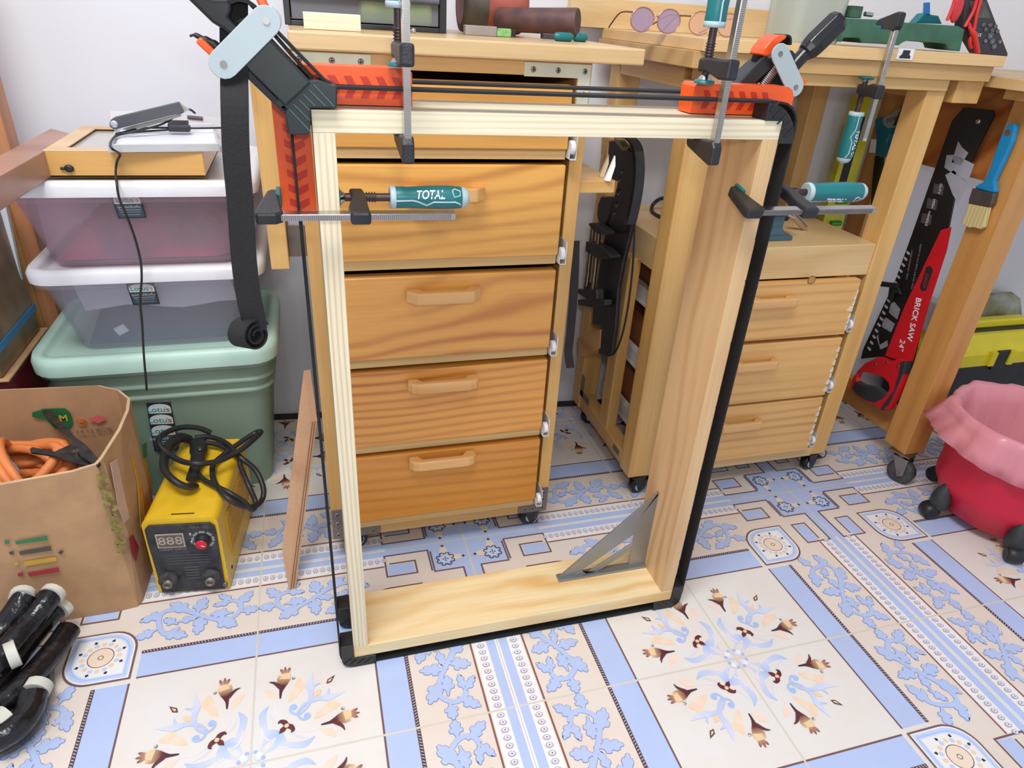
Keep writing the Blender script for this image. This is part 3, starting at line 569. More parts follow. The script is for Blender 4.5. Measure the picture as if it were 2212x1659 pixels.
# ---------------------------------------------------------------- bar clamps
def bar_clamp(O, ax, ay, L_, slide, padpos, h0, label, throat=.055, hl=.1, face=1, handle=True, hr=0.0128, fixed_in=.004, ta=.55):
    ax, ay = V(ax).normalized(), V(ay).normalized(); az = ax.cross(ay)
    M = frame_m(O, ax, ay, az); t = thing('bar_clamp', label, 'clamp', M=M, group='green-handled bar clamps')
    def B(w, n, m, par=t, bev=0): 
        o = w.build(n, m, par, bev, world=False); return o
    w = MB(); w.box(-.012, L_, -.006, .006, -.0032, .0032); w.box(-.01, L_, -.0052, .0052, -.0038, .0038)
    bar = B(w, 'bar', CHR)
    w = MB(); n = int((L_ - .01) / .0022)
    for k in range(n): w.box(.006 + k * .0022, .0071 + k * .0022, -.0066, -.0055, -.003, .003)
    B(w, 'serration', STL, bar)
    f = fixed_in
    w = MB(); w.prism([V((f - .004, -.01, -.0065)), V((f - .024, -.01, -.0065)), V((f - .0255, -.002, -.0065)), V((f - .02, throat * .5, -.0065)), V((f - .014, throat + .004, -.0065)), V((f - .01, throat + .009, -.0065)), V((f - .001, throat + .009, -.0065)), V((f - .001, throat - .012, -.0065)), V((f + .002, .012, -.0065)), V((f + .004, -.004, -.0065))], (0, 0, .013))
    fj = B(w, 'fixed_jaw', IRON, t, .0025)
    w = MB(); w.box(f - .004, f + .0015, throat - .012, throat + .011, -.009, .009); B(w, 'jaw_pad', TEAL, fj, .0015)
    s = slide
    w = MB(); w.prism([V((s - .011, -.011, -.0075)), V((s - .012, .012, -.0075)), V((s - .006, throat - .012, -.0075)), V((s - .008, throat + .011, -.0075)), V((s + .008, throat + .011, -.0075)), V((s + .010, throat - .01, -.0075)), V((s + .010, .012, -.0075)), V((s + .011, -.011, -.0075))], (0, 0, .015))
    B(w, 'sliding_jaw', IRON, t, .003)
    w = MB(); w.cyl((padpos + .004, throat, 0), (h0 + .002, throat, 0), .0048, n=12)
    if h0 - s > .012:
        n = int((h0 - s - .022) / .0032)
        for k in range(max(n, 3)): w.lathe((s + .0085 + k * .0032, throat, 0), (1, 0, 0), [(-.0012, .0045), (0, .0066), (.0012, .0045)], n=12, cap=False)
    for k in range(max(0, int((s - padpos - .02) / .0032))): w.lathe((padpos + .013 + k * .0032, throat, 0), (1, 0, 0), [(-.0012, .0045), (0, .0062), (.0012, .0045)], n=12, cap=False)
    B(w, 'screw', RUSTY)
    w = MB(); w.lathe((padpos, throat, 0), (1, 0, 0), [(.003, .009), (.0045, .009), (.010, .0045), (.0115, .003)], n=16); sw = B(w, 'swivel', CHR)
    w = MB(); w.lathe((padpos, throat, 0), (1, 0, 0), [(0, .0125), (.0035, .0125), (.0045, .009)], n=20); B(w, 'pad', TEAL, sw)
    prof = [(0, hr * .9), (.003, hr), (.02, hr * .97), (.045, hr * 1.06), (hl * .72, hr * 1.1), (hl * .9, hr * 1.0), (hl * .98, hr * .72), (hl, hr * .4)]
    w = MB(); w.lathe((h0, throat, 0), (1, 0, 0), prof, n=26); h = B(w, 'handle', TEAL)
    w = MB(); w.lathe((h0, throat, 0), (1, 0, 0), [(-.0005, hr * .9), (0, hr * 1.02), (.0045, hr * 1.05), (.0065, hr * .98)], n=26)
    w.lathe((h0, throat, 0), (1, 0, 0), [(hl * .9, hr * 1.01), (hl * .95, hr * .93), (hl * .99, hr * .72), (hl + .0008, hr * .4), (hl + .0008, .001)], n=26)
    def on(u, a):      # point on the handle's skin at distance u, angle a
        rr = 0
        for i in range(len(prof) - 1):
            if prof[i][0] <= u <= prof[i + 1][0]:
                q = (u - prof[i][0]) / (prof[i + 1][0] - prof[i][0]); rr = prof[i][1] + (prof[i + 1][1] - prof[i][1]) * q
        return V((h0 + u, throat + rr * math.sin(a), rr * math.cos(a)))
    cb = -math.pi / 2 + ta
    w.tube([on(u, cb + q) for u, q in ((.005, -.55), (.026, -.5), (.032, -.62), (.042, -.95), (.05, -.62), (hl * .8, -.62), (hl * .86, -.8), (hl * .93, -1.5))], .0011, 6)
    w.tube([on(u, cb + q) for u, q in ((hl * .77, .4), (hl * .8, .6), (hl * .87, .4), (hl * .87, -.05), (hl * .79, -.2), (hl * .77, .35), (hl * .8, .6))], .0009, 6)
    B(w, 'grip_trim', TEALG, h)
    # lettering, bent round the grip
    cu = bpy.data.curves.new('l', 'FONT'); cu.body = 'TOTAL'; cu.size = .0135; cu.extrude = .0004; cu.align_x = 'CENTER'; cu.align_y = 'CENTER'; cu.offset = .0003; cu.shear = .25
    to = bpy.data.objects.new('tmp', cu); COL.objects.link(to); me = bpy.data.meshes.new_from_object(to.evaluated_get(bpy.context.evaluated_depsgraph_get())); bpy.data.objects.remove(to)
    for v in me.vertices:
        u = h0 + .046 + v.co.x * .8; a = cb + v.co.y / hr; rr = on(min(max(u - h0, .004), hl * .9), 0).z + .0002 + v.co.z; v.co = V((u, throat + rr * math.sin(a), rr * math.cos(a)))
    me.materials.clear(); me.materials.append(WTXT); lo = bpy.data.objects.new('lettering', me); COL.objects.link(lo); lo.parent = h
    return t
bar_clamp((-.288, -.293, .7625), (1, 0, -.01), (0, .98, .12), .195, .089, .066, .128, 'green-handled bar clamp lying level across the left side of the pine frame', hl=.095, face=-1)
bar_clamp((.311, -.293, .759), (1, 0, 0), (0, .97, .2), .185, .077, .05, .112, 'green-handled bar clamp lying level across the right side of the pine frame', hl=.1, face=-1, ta=-.75)
bar_clamp((-.146, -.293, .839), (0, 0, 1), (0, 1, 0), .30, .086, .0705, .127, 'green-handled bar clamp upright near the left end of the frame top', hl=.1, face=1)
bar_clamp((.228, -.293, .839), (0, 0, 1), (.06, 1, 0), .30, .086, .066, .128, 'green-handled bar clamp upright near the right end of the frame top', hl=.1, face=1)
bar_clamp((.702, -.012, .985), (-.0, 0, -1), (.22, .97, 0), .18, .10, .0795, .138, 'green-handled bar clamp hanging upright from the top edge of the right workbench', hl=.088, face=1, throat=.046)
# ---------------------------------------------------------------- speed square in the corner of the frame
sq = thing('speed_square', 'grey cast metal triangular square resting inside the lower right corner of the frame', 'square', (.25, -.2, .0435))
zb = FZ0 + FT; x1 = FX1 - FT - .001; A0 = V((x1, 0, zb)); 
yq = -.192
w = MB(); w.box(x1 - .178, x1, yq - .009, yq + .009, zb, zb + .0045); w.build('fence', ALU, sq, .0008)
def ring_plate(outer, holes, y0, th, name, mat, root):
    """flat plate with holes: built as strips between two outlines"""
    w = MB()
    for q in outer: w.prism([V((x1 - a, y0, zb + b)) for a, b in q], (0, th, 0))
    return w.build(name, mat, root, .0004)
ring_plate([[(0, .004), (.034, .004), (.034, .115), (0, .178)], [(.034, .115), (.034, .084), (.146, .004), (.178, .004), (.0, .178), (0, .17)],
            [(.034, .062), (.034, .046), (.098, .004), (.12, .004)], [(.146, .004), (.098, .004), (.12, .004), (.13, .012)]], [], yq - .0015, .003, 'blade', ALU, sq)
# ---------------------------------------------------------------- drawer cabinet behind the frame
def screw_head(w, c, n, r=.0042):
    n = V(n).normalized(); c = V(c); w.lathe(c, n, [(0, r), (.0008, r * .9), (.001, r * .5)], n=14)
def caster(x, y, top, parent, ang=0, small=True):
    """twin-bolt swivel caster with a brake tab, rolling on the floor"""
    r = .022; a = V((math.cos(ang), math.sin(ang), 0)); b = V((-a.y, a.x, 0)); o = V((x, y, 0))
    w = MB(); w.obox(o + Z_ * (top - .0015), a, b, Z_, .022, .022, .0015); w.cyl(o + Z_ * (top - .010), o + Z_ * (top - .002), .012)
    for s in (-1, 1): w.prism([o + b * .0125 * s + p for p in (a * -.012 + Z_ * (top - .01), a * .020 + Z_ * (top - .01), a * .02 + Z_ * .022, a * .012 + Z_ * .012, a * .004 + Z_ * .012)], b * .002 * s)
    c = w.build('caster', BLKS, parent, .0006)
    wc = o + a * .01 + Z_ * r
    w = MB(); w.lathe(wc - b * .0095, b, [(0, r * .55), (0, r * .86), (.002, r), (.017, r), (.019, r * .86), (.019, r * .55)], n=28); wh = w.build('wheel', BLKS, c)
    w = MB(); 
    for s in (-1, 1): w.lathe(wc + b * .0096 * s, b * s, [(0, r * .62), (.001, r * .62), (.0012, r * .45), (.003, r * .25), (.003, .001)], n=24)
    w.build('hub', TEALG, wh)
    w = MB(); w.prism([o + a * .012 + Z_ * (top - .018) - b * .013, o + a * .045 + Z_ * (top - .026) - b * .013, o + a * .045 + Z_ * (top - .030) - b * .013, o + a * .012 + Z_ * (top - .026) - b * .013], b * .026); w.build('brake_tab', BLK, c, .001)
    return c
def slide_end(x, y, z, side, parent, deep=.40):
    """white roller slide seen end-on beside a drawer"""
    w = MB(); s = side
    w.box(x, x + s * .0015, y, y + deep, z - .002, z + .036); w.box(x, x - s * .011, y, y + deep, z - .002, z - .0005)
    w.box(x - s * .011, x - s * .0095, y, y + deep, z - .002, z + .012)
    o = w.build('slide', SLD, parent)
    w = MB(); w.lathe((x - s * .002, y + .006, z + .016), (-s, 0, 0), [(0, .0105), (.0065, .0105), (.007, .009)], n=18); w.build('roller', WPL, o)
    return o
cb = thing('drawer_cabinet', 'tall wooden five-drawer cabinet on casters standing right behind the pine frame', 'cabinet', (-.045, .2, 0))
x0, x1, yf, ybk, zb_, zt_ = -.262, .1725, -.012, .41, .058, .909; st = .0225
w = MB(); w.box(x0, x0 + st, yf, ybk, zb_, zt_); w.build('side_panel', OAK_Z, cb, .001)
w = MB(); w.box(x1 - st, x1, yf, ybk, zb_, zt_); w.build('side_panel', OAK_Z, cb, .001)
MB().box(x0 + st, x1 - st, yf, ybk, zb_, zb_ + .027).build('bottom_rail', OAK_X, cb, .001)
MB().box(x0 + st, x1 - st, yf, ybk, zt_ - .020, zt_).build('top_rail', OAK_X, cb, .001)
MB().box(x0 + st, x1 - st, ybk - .006, ybk, zb_ + .027, zt_ - .020).build('back_panel', REDW, cb)
MB().box(-.262, .247, -.032, .45, .9095, .932).build('bench_top', wood('bench_slab', (214, 182, 132), (198, 160, 110), 'x', 9, 2.0, .35, 3, off=(.3, .2, .1)), cb, .0025)
for n, (a, b, zc) in enumerate(((.787, .8785, None), (.618, .764, .725), (.447, .592, .562), (.275, .423, .398), (.105, .2515, .236))):
    d = MB(); d.box(-.232, .1385, -.030, -.008, a, b); dr = d.build('drawer', DRW[n], cb, .0022)
    MB().box(-.230, .1365, -.027, .36, a - .015, a - .0003).build('drawer_bottom', PLYE, dr, .0006)
    w = MB(); w.box(-.222, -.213, -.008, .36, a, b - .02); w.box(.118, .127, -.008, .36, a, b - .02); w.box(-.213, .118, .352, .36, a, b - .02); w.build('drawer_box', DKW, dr)
    if zc:
        w = MB(); hw, th = .062, .0115; yy = -.030; xm = -.0545
        if n in (1, 2): pr = [(-hw, 0), (-hw + .001, -.011), (-hw + .016, -.026), (hw - .016, -.026), (hw - .001, -.011), (hw, 0), (hw - .02, 0), (hw - .028, -.014), (-hw + .028, -.014), (-hw + .02, 0)]
        else: pr = [(-hw, 0), (-hw, -.014), (-hw + .006, -.022), (-hw + .016, -.026), (hw - .016, -.026), (hw - .006, -.022), (hw, -.014), (hw, 0), (hw - .018, 0), (hw - .026, -.012), (-hw + .026, -.012), (-hw + .018, 0)]
        hz = [V((xm + p, yy + q, zc - th)) for p, q in pr]
        w.prism(hz, (0, 0, th * 2 - .002)); w.build('handle', HND, dr, .0028 if n < 3 else .0045, 3)
    slide_end(.1495, -.037, a - .012, 1, cb); slide_end(-.2395, -.037, a - .012, -1, cb)
# steel corner plates
def corner_plate(xc, zc, sx, sz, mat, parent, la=.105, lb=.08, wd=.0195, y=yf):
    P = lambda a, b: V((xc + sx * a, y, zc + sz * b))
    w = MB(); w.prism([P(0, 0), P(la, 0), P(la, wd), P(wd, wd), P(wd, lb), P(0, lb)], (0, -.0016, 0)); pl = w.build('corner_plate', mat, parent, .0008)
    for a, b in ((la - .014, wd / 2), (la * .5, wd / 2), (wd / 2, wd / 2), (wd / 2, lb * .52), (wd / 2, lb - .012)):
        w = MB(); c = P(a, b) - Y_ * .0016; screw_head(w, c, -Y_); 
        w.cur = 1; w.obox(c - Y_ * .0011, X_, Y_, Z_, .0026, .0003, .0006); w.obox(c - Y_ * .0011, X_, Y_, Z_, .0006, .0003, .0026); w.build('screw', [STL, DTXT], pl)
corner_plate(x1 - .002, zt_ - .002, -1, -1, ZINC, cb); corner_plate(x0 + .002, zt_ - .002, 1, -1, ZINC, cb)
corner_plate(x1 - .001, zb_ + .001, -1, 1, ZINCD, cb, .062, .06); corner_plate(x0 + .001, zb_ + .001, 1, 1, ZINCD, cb, .09, .07)
for cx in (x0 + .035, x1 - .035):
    for cy in (.022, ybk - .03): caster(cx, cy, zb_, cb, ang=.3)
# block hanging on the left, shelf block on the right
w = MB(); w.box(-.317, -.290, 0.0, .14, .600, .868); lb_ = w.build('hanging_board', OAK_Z, cb, .002)
w = MB(); w.box(-.290, -.262, .03, .034, .61, .66); w.build('bracket', ZINCD, lb_, .001)
MB().box(-.290, -.262, .03, .09, .80, .84).build('spacer', OAK_X, lb_, .001)
MB().box(.1725, .240, .0, .16, .713, .7335).build('shelf_block', OAK_X, cb, .002)
# ---------------------------------------------------------------- workbench on the right with three drawers
wb = thing('workbench', 'long-legged wooden workbench on casters with three drawers, right of the tall cabinet', 'workbench', (.66, .25, 0))
LX0, LX1, RX0, RX1 = .390, .447, .878, .922
MB().box(LX0, LX1, .055, .105, .058, .886).build('leg', OAK_Z, wb, .004, 3)
MB().box(RX0, RX1, .055, .105, .058, .886).build('leg', OAK_Z, wb, .002)
MB().box(LX0, LX0 + .05, .372, .42, .058, .886).build('leg', OAK_Z, wb, .003)
MB().box(RX0, RX1, .372, .42, .058, .886).build('leg', OAK_Z, wb, .003)
MB().box(LX0 + .004, LX0 + .03, .205, .25, .09, .525).build('post', OAK_Z, wb, .002)
MB().box(LX0 + .002, LX0 + .036, .105, .372, .062, .098).build('side_rail', OAK_Y, wb, .002)
MB().box(RX0 + .004, RX1 - .004, .105, .372, .062, .098).build('side_rail', OAK_Y, wb, .002)
MB().box(LX1, RX0, .052, .09, .058, .083).build('front_rail', wood('pale_rail', (232, 198, 142), (216, 178, 122), 'x', 14, 1.4, .4, 5), wb, .0015)
MB().box(LX0 + .02, RX0 + .0, .058, .40, .522, .590).build('shelf', wood('shelf_slab', (224, 190, 136), (208, 168, 112), 'x', 10, 2.2, .36, 3), wb, .002)
MB().box(LX0 + .006, .915, .048, .086, .886, .9055).build('front_apron', OAK_X, wb, .001)
MB().box(LX0 + .0012, LX0 + .03, .106, .371, .870, .9052).build('side_apron', OAK_Y, wb, .001)
MB().box(.366, .994, .036, .445, .9058, .9315).build('lower_top', wood('bench_layer', (206, 166, 106), (186, 142, 84), 'x', 12, 1.6, .36, 4), wb, .001)
MB().box(.376, 1.006, .028, .455, .9318, .9505).build('bench_top', wood('bench_upper', (228, 190, 132), (214, 172, 114), 'x', 7, 1.6, .33, 4, off=(.6, 0, 0)), wb, .001)
MB().box(.938, 1.0, .05, .30, .866, .9055).build('rail_end', OAK_Y, wb, .001)
w = MB(); p_ = PY(1955, 118, .0275); w.box(p_.x - .017, p_.x + .017, .0262, .0282, p_.z - .008, p_.z + .0095); tn = w.build('name_tag', WPL, wb)
w = MB(); w.prism([V((p_.x + a, .0262, p_.z + b)) for a, b in ((-.012, -.006), (.012, -.006), (.011, -.002), (.008, 0), (.008, .007), (-.007, .007), (-.008, .0), (-.012, -.003))], (0, -.0004, 0)); w.build('print', DTXT, tn)
for n, (a, b) in enumerate(((.3925, .519), (.2385, .3845), (.0865, .2325))):
    d = MB(); d.box(.462, .851, .040, .062, a, b); dr = d.build('drawer', DR2[n], wb, .002)
    w = MB(); w.box(.470, .478, .062, .38, a + .005, b - .015); w.box(.835, .843, .062, .38, a + .005, b - .015); w.box(.478, .835, .372, .38, a + .005, b - .015); w.build('drawer_box', DKW, dr)
    zc = (a + b) / 2 + .028 - n * .0; w = MB(); th = .0105; xm = .634; hw = .055; yy = .040
    if n == 0: pr = [(-hw, 0), (-hw, -.016), (-hw + .006, -.023), (hw - .002, -.024), (hw, -.018), (hw, 0), (hw - .02, 0), (hw - .026, -.011), (-hw + .026, -.011), (-hw + .02, 0)]
    else: pr = [(-hw, 0), (-hw, -.013), (-hw + .008, -.022), (hw - .008, -.022), (hw, -.013), (hw, 0), (hw - .014, 0), (hw - .022, -.011), (-hw + .022, -.011), (-hw + .014, 0)]
    w.prism([V((xm + p, yy + q, zc - th)) for p, q in pr], (0, 0, th * 2)); w.build('handle', HND, dr, .004, 3)
    slide_end(.8775, .052, a + .000, 1, wb, .3)
    w = MB(); w.box(.4475, .462, .10, .37, a + .018, a + .058); w.box(.446, .4478, .10, .37, a + .018, a + .024); w.box(.446, .4478, .10, .37, a + .052, a + .058); w.build('slide', SLD, wb)
    # white filler smeared along the drawer's right edge
    w = MB()
    for k in range(7):
        zz = a + .012 + k * (b - a - .03) / 7 + .004 * random.random(); ww = .004 + .007 * random.random() * (2 if n == 0 and k == 3 else 1)
        w.prism([V((.8512 - ww, .0396, zz)), V((.8512, .0396, zz - .003)), V((.8512, .0396, zz + .010)), V((.8512 - ww * .6, .0396, zz + .009))], (0, .0003, 0))
    w.build('filler_smear', plain('filler_white', (226, 220, 208), .8), dr)
w = MB(); c = PY(1753, 605, .0398); w.lathe(c, -Y_, [(0, .0095), (.0003, .0095)], n=20); w.cur = 1; w.lathe(c - Y_ * .0003, -Y_, [(0, .0075), (.0002, .0075)], n=20); w.build('knot', [plain('knot_rim', (140, 92, 48), .6), plain('knot', (196, 146, 86), .5)], wb)
for cx in (LX0 + .03, RX0 + .015):
    for cy in (.075, .385): caster(cx, cy, .058, wb, ang=.25)
for px, py in ((1318, 875), (1340, 965)):
    pass
w = MB(); w.obox((LX0 + .0025, .135, .083), Y_, Z_, X_, .018, .008, .001); w.build('plate', ZINCD, wb, .001)
w = MB(); w.box(LX0 - .001, LX0 + .0005, .352, .372, .10, .16); w.box(LX0 - .001, LX0 + .0005, .31, .372, .10, .118); w.build('plate', ZINCD, wb, .001)
# ---------------------------------------------------------------- table at the far right
tb = thing('work_table', 'heavy orange-stained wooden table with thick leg on a steel caster at far right', 'table', (1.4, .2, 0))
MB().box(1.082, 1.141, -.024, .043, .085, .896).build('leg', LEG_Z, tb, .001)
MB().box(1.10, 1.141, .34, .40, .085, .896).build('leg', LEG_Z, tb, .001)
MB().box(2.0, 2.06, -.024, .043, .085, .896).build('leg', LEG_Z, tb, .001)
MB().box(1.116, 1.138, .043, .34, .085, .155).build('side_rail', wood('rail_y', (196, 136, 72), (172, 108, 52), 'y', 20, 1.4, .5, 5), tb, .001)
MB().box(1.118, 1.136, .043, .34, .715, .896).build('side_apron', REDW, tb, .001)
MB().box(1.141, 2.0, .003, .030, .13, .19).build('front_rail', REDW, tb, .001)
MB().box(1.141, 2.0, .0, .02, .80, .896).build('front_apron', REDW, tb, .001)
MB().box(1.008, 2.1, -.045, .39, .8965, .9155).build('table_top', wood('table_slab', (206, 174, 124), (190, 150, 100), 'x', 8, 1.6, .45, 4), tb, .001)
w = MB(); w.box(1.07, 1.16, -.044, .06, .876, .8963); w.build('drawer_end', OAK_X, tb, .001)
w = MB(); w.cyl((1.102, -.032, .865), (1.09, -.036, .832), .0055); w.build('bolt', CHR, tb)
def big_caster(x, y, top, ang, parent):
    a = V((math.cos(ang), math.sin(ang), 0)); b = V((-a.y, a.x, 0)); o = V((x, y, 0)); r = .031
    w = MB(); w.obox(o + Z_ * (top - .0015), a, b, Z_, .026, .026, .0015); w.cyl(o + Z_ * (top - .012), o + Z_ * (top - .003), .015)
    for s in (-1, 1): w.prism([o + b * .0165 * s + p for p in (a * -.014 + Z_ * (top - .012), a * .024 + Z_ * (top - .012), a * .024 + Z_ * .028, a * .012 + Z_ * .020)], b * .002 * s)
    w.obox(o + a * .005 + Z_ * (top - .013), a, b, Z_, .02, .0185, .0012)
    c = w.build('caster', STL, parent, .0006); wc = o + a * .012 + Z_ * r
    w = MB(); w.lathe(wc - b * .0125, b, [(0, .004), (0, r * .8), (.003, r), (.022, r), (.025, r * .8), (.025, .004)], n=30); w.build('wheel', plain('worn_rubber', (78, 76, 78), .6, noise=.25, nscale=60), c)
    w = MB(); w.cyl(wc - b * .02, wc + b * .02, .0035); w.build('axle', STL, c)
big_caster(1.098, -.006, .085, -1.2, tb); big_caster(2.03, 0.0, .085, -1.2, tb); big_caster(1.12, .37, .085, .6, tb)
# ---------------------------------------------------------------- stacked storage tubs at the left
def clear(name, c, rough=.35, tr=.75, alpha=1.0):
    if name in MATS: return MATS[name]
    mt, N, L, b = newmat(name); b.inputs['Base Color'].default_value = rgb(*c); b.inputs['Roughness'].default_value = rough
    t = N.new('ShaderNodeBsdfTransparent'); t.inputs[0].default_value = rgb(*[min(255, int(x * 1.04)) for x in c])
    mx = N.new('ShaderNodeMixShader'); mx.inputs[0].default_value = tr
    L.new(b.outputs[0], mx.inputs[1]); L.new(t.outputs[0], mx.inputs[2]); L.new(mx.outputs[0], N['Material Output'].inputs[0])
    MATS[name] = mt; return mt
TUBW = clear('frosted_plastic', (232, 232, 238), .35, .82); TUBG = clear('green_frosted_plastic', (200, 222, 206), .35, .58); LIDG = plain('mint_lid', (184, 216, 202), .4, noise=.02)
LIDW = plain('white_lid', (224, 224, 228), .35, noise=.02); PINKTUB = clear('pink_frosted', (232, 218, 226), .35, .8)
def rrect(x0, x1, y0, y1, r, z, n=5):
    pts = []
    for cx, cy, a in ((x1 - r, y0 + r, -90), (x1 - r, y1 - r, 0), (x0 + r, y1 - r, 90), (x0 + r, y0 + r, 180)):
        for k in range(n + 1):
            t = math.radians(a + 90 * k / n); pts.append(V((cx + r * math.cos(t), cy + r * math.sin(t), z)))
    return pts
def tub(name, label, bot, top, z0, z1, mat, lidmat, lidz, r=.03, group=None, ribs=0, lid=True, lidh=.022, nested=0):
    """tapered storage tub with rolled rim and a snap-on lid; bot/top = (x0,x1,y0,y1)"""
    t = thing(name, label, 'storage box', ((bot[0] + bot[1]) / 2, (bot[2] + bot[3]) / 2, z0), group)
    R = []
    for k in range(7):
        q = k / 6; R.append(rrect(*[bot[i] + (top[i] - bot[i]) * q for i in range(4)], r, z0 + .003 + (z1 - z0 - .003) * q))
    e = .0025; inner = [rrect(*[(bot[i] + (top[i] - bot[i]) * k / 6) + (e if i in (0, 2) else -e) for i in range(4)], r - e, z0 + .006 + (z1 - z0 - .006) * k / 6) for k in (6, 3, 0)]
    w = MB(); w.rings(R + inner, cap=False); w.add(R[0], [tuple(range(len(R[0]) - 1, -1, -1))]); w.add(inner[-1], [tuple(range(len(R[0])))])
    body = w.build('body', mat, t)
    w = MB(); o = .012
    w.rings([rrect(top[0] - a, top[1] + a, top[2] - a, top[3] + a, r + a, z1 + h) for a, h in ((0, -.016), (o * .8, -.013), (o, -.002), (o * .7, .0), (0, 0), (-.004, -.003))], cap=False)
    w.build('rim', mat, body)
    for k in range(ribs):
        zz = z1 - .045 - k * .026; q = (zz - z0) / (z1 - z0); bb = [bot[i] + (top[i] - bot[i]) * q for i in range(4)]
        w = MB(); w.rings([rrect(bb[0] - a, bb[1] + a, bb[2] - a, bb[3] + a, r + a, zz + h) for a, h in ((0, -.006), (.007, -.004), (.008, .002), (0, .005))], cap=False); w.build('rim', mat, body)
    if lid:
        L0, L1, L2, L3 = top[0] - o - .003, top[1] + o + .003, top[2] - o - .003, top[3] + o + .003; z = z1 + .001; rr = r + o
        w = MB(); pr = [(0, -.004), (.001, lidh * .55), (-.004, lidh), (-.018, lidh), (-.022, lidh - .004), (-.026, lidh - .010), (-.032, lidh - .011)]
        w.rings([rrect(L0 - a, L1 + a, L2 - a, L3 + a, max(rr + a, .005), z + h) for a, h in pr], cap=False)
        top_r = rrect(L0 + .032, L1 - .032, L2 + .032, L3 - .032, max(rr - .032, .005), z + lidh - .011); w.add(top_r, [tuple(range(len(top_r)))])
        w.build('lid', lidmat, t)
    return t
gt = tub('storage_tub', 'large mint green translucent tub on the floor, bottom of the stack by the wall', (-.735, -.385, .275, .50), (-.752, -.352, .215, .515), .001, .343, TUBG, LIDG, .343, .04, 'storage boxes in the left stack', ribs=2, lidh=.03)
t2 = tub('storage_box', 'clear storage box of navy cloth and white paper, middle of the stack', (-.69, -.405, .262, .50), (-.712, -.358, .205, .505), .364, .522, TUBW, LIDW, .52, .03, 'storage boxes in the left stack', lidh=.02)
t3 = tub('storage_box', 'clear storage box of pink things, topmost of the stack under the wooden box', (-.69, -.385, .238, .50), (-.715, -.352, .195, .515), .535, .672, PINKTUB, LIDW, .672, .03, 'storage boxes in the left stack', lidh=.02)
# contents seen through the plastic
def lump(w, x0, x1, y0, y1, z0, z1, seed=1, n=9):
    rnd = random.Random(seed); vs = []; fs = []
    for j in range(n + 1):
        for i in range(n + 1):
            e = min(i, n - i, j, n - j); h = (z1 - z0) * (0 if e == 0 else (.75 if e == 1 else 1)) * (.8 + .2 * rnd.random())
            vs.append(V((x0 + (x1 - x0) * i / n, y0 + (y1 - y0) * j / n, z0 + h)))
    for j in range(n):
        for i in range(n): a = j * (n + 1) + i; fs.append((a, a + 1, a + n + 2, a + n + 1))
    w.add(vs, fs, True); m_ = (n + 1); w.add([vs[0], vs[n], vs[-1], vs[n * m_]], [(0, 3, 2, 1)])
    return w
def content(name, lab, cat, mat, *a, seed=1):
    w = MB(); lump(w, *a, seed=seed); o = w.build(name, mat); tag(o, lab, cat); return o
content('folded_cloth', 'navy folded cloth lying in the middle clear storage box', 'cloth', plain('navy_cloth', (40, 52, 104), .9, noise=.15), -.675, -.42, .272, .48, .373, .468, seed=3)
w = MB(); vs = [V((-.67 + .26 * i / 8, .250 + .004 * math.sin(i * .9), z)) for z in (.452, .512) for i in range(9)]
w.add([V((v.x + (.0 if v.z > .5 else .01), v.y - (.004 if v.z > .5 else 0) , v.z + .004 * math.sin(v.x * 40))) for v in vs], [(i, i + 1, i + 10, i + 9) for i in range(8)]); o = w.build('paper_sheet', plain('paper', (236, 236, 240), .7, noise=.01)); md = o.modifiers.new('s', 'SOLIDIFY'); md.thickness = .001
tag(o, 'white paper sheet standing inside the middle clear storage box', 'paper')
w = MB(); P0 = PY(262, 712, .2635); w.obox(P0, V((.9, 0, .45)), V((0, 1, .1)), V((-.45, 0, .9)), .010, .0015, .008); o = w.build('paper_tag', plain('paper', (236, 236, 240), .7)); tag(o, 'small white square tag inside the middle clear storage box', 'tag')
content('folded_cloth', 'pink and purple folded cloth lying in the topmost clear storage box', 'cloth', plain('pink_cloth', (204, 92, 122), .9, noise=.3, nscale=14, two=(112, 84, 118)), -.68, -.395, .247, .48, .545, .612, seed=5)
content('folded_cloth', 'mottled green and yellow bundle inside the large mint green tub', 'cloth', plain('green_cloth', (126, 158, 92), .9, noise=.3, nscale=9, two=(92, 128, 104)), -.72, -.41, .30, .48, .02, .27, seed=8)
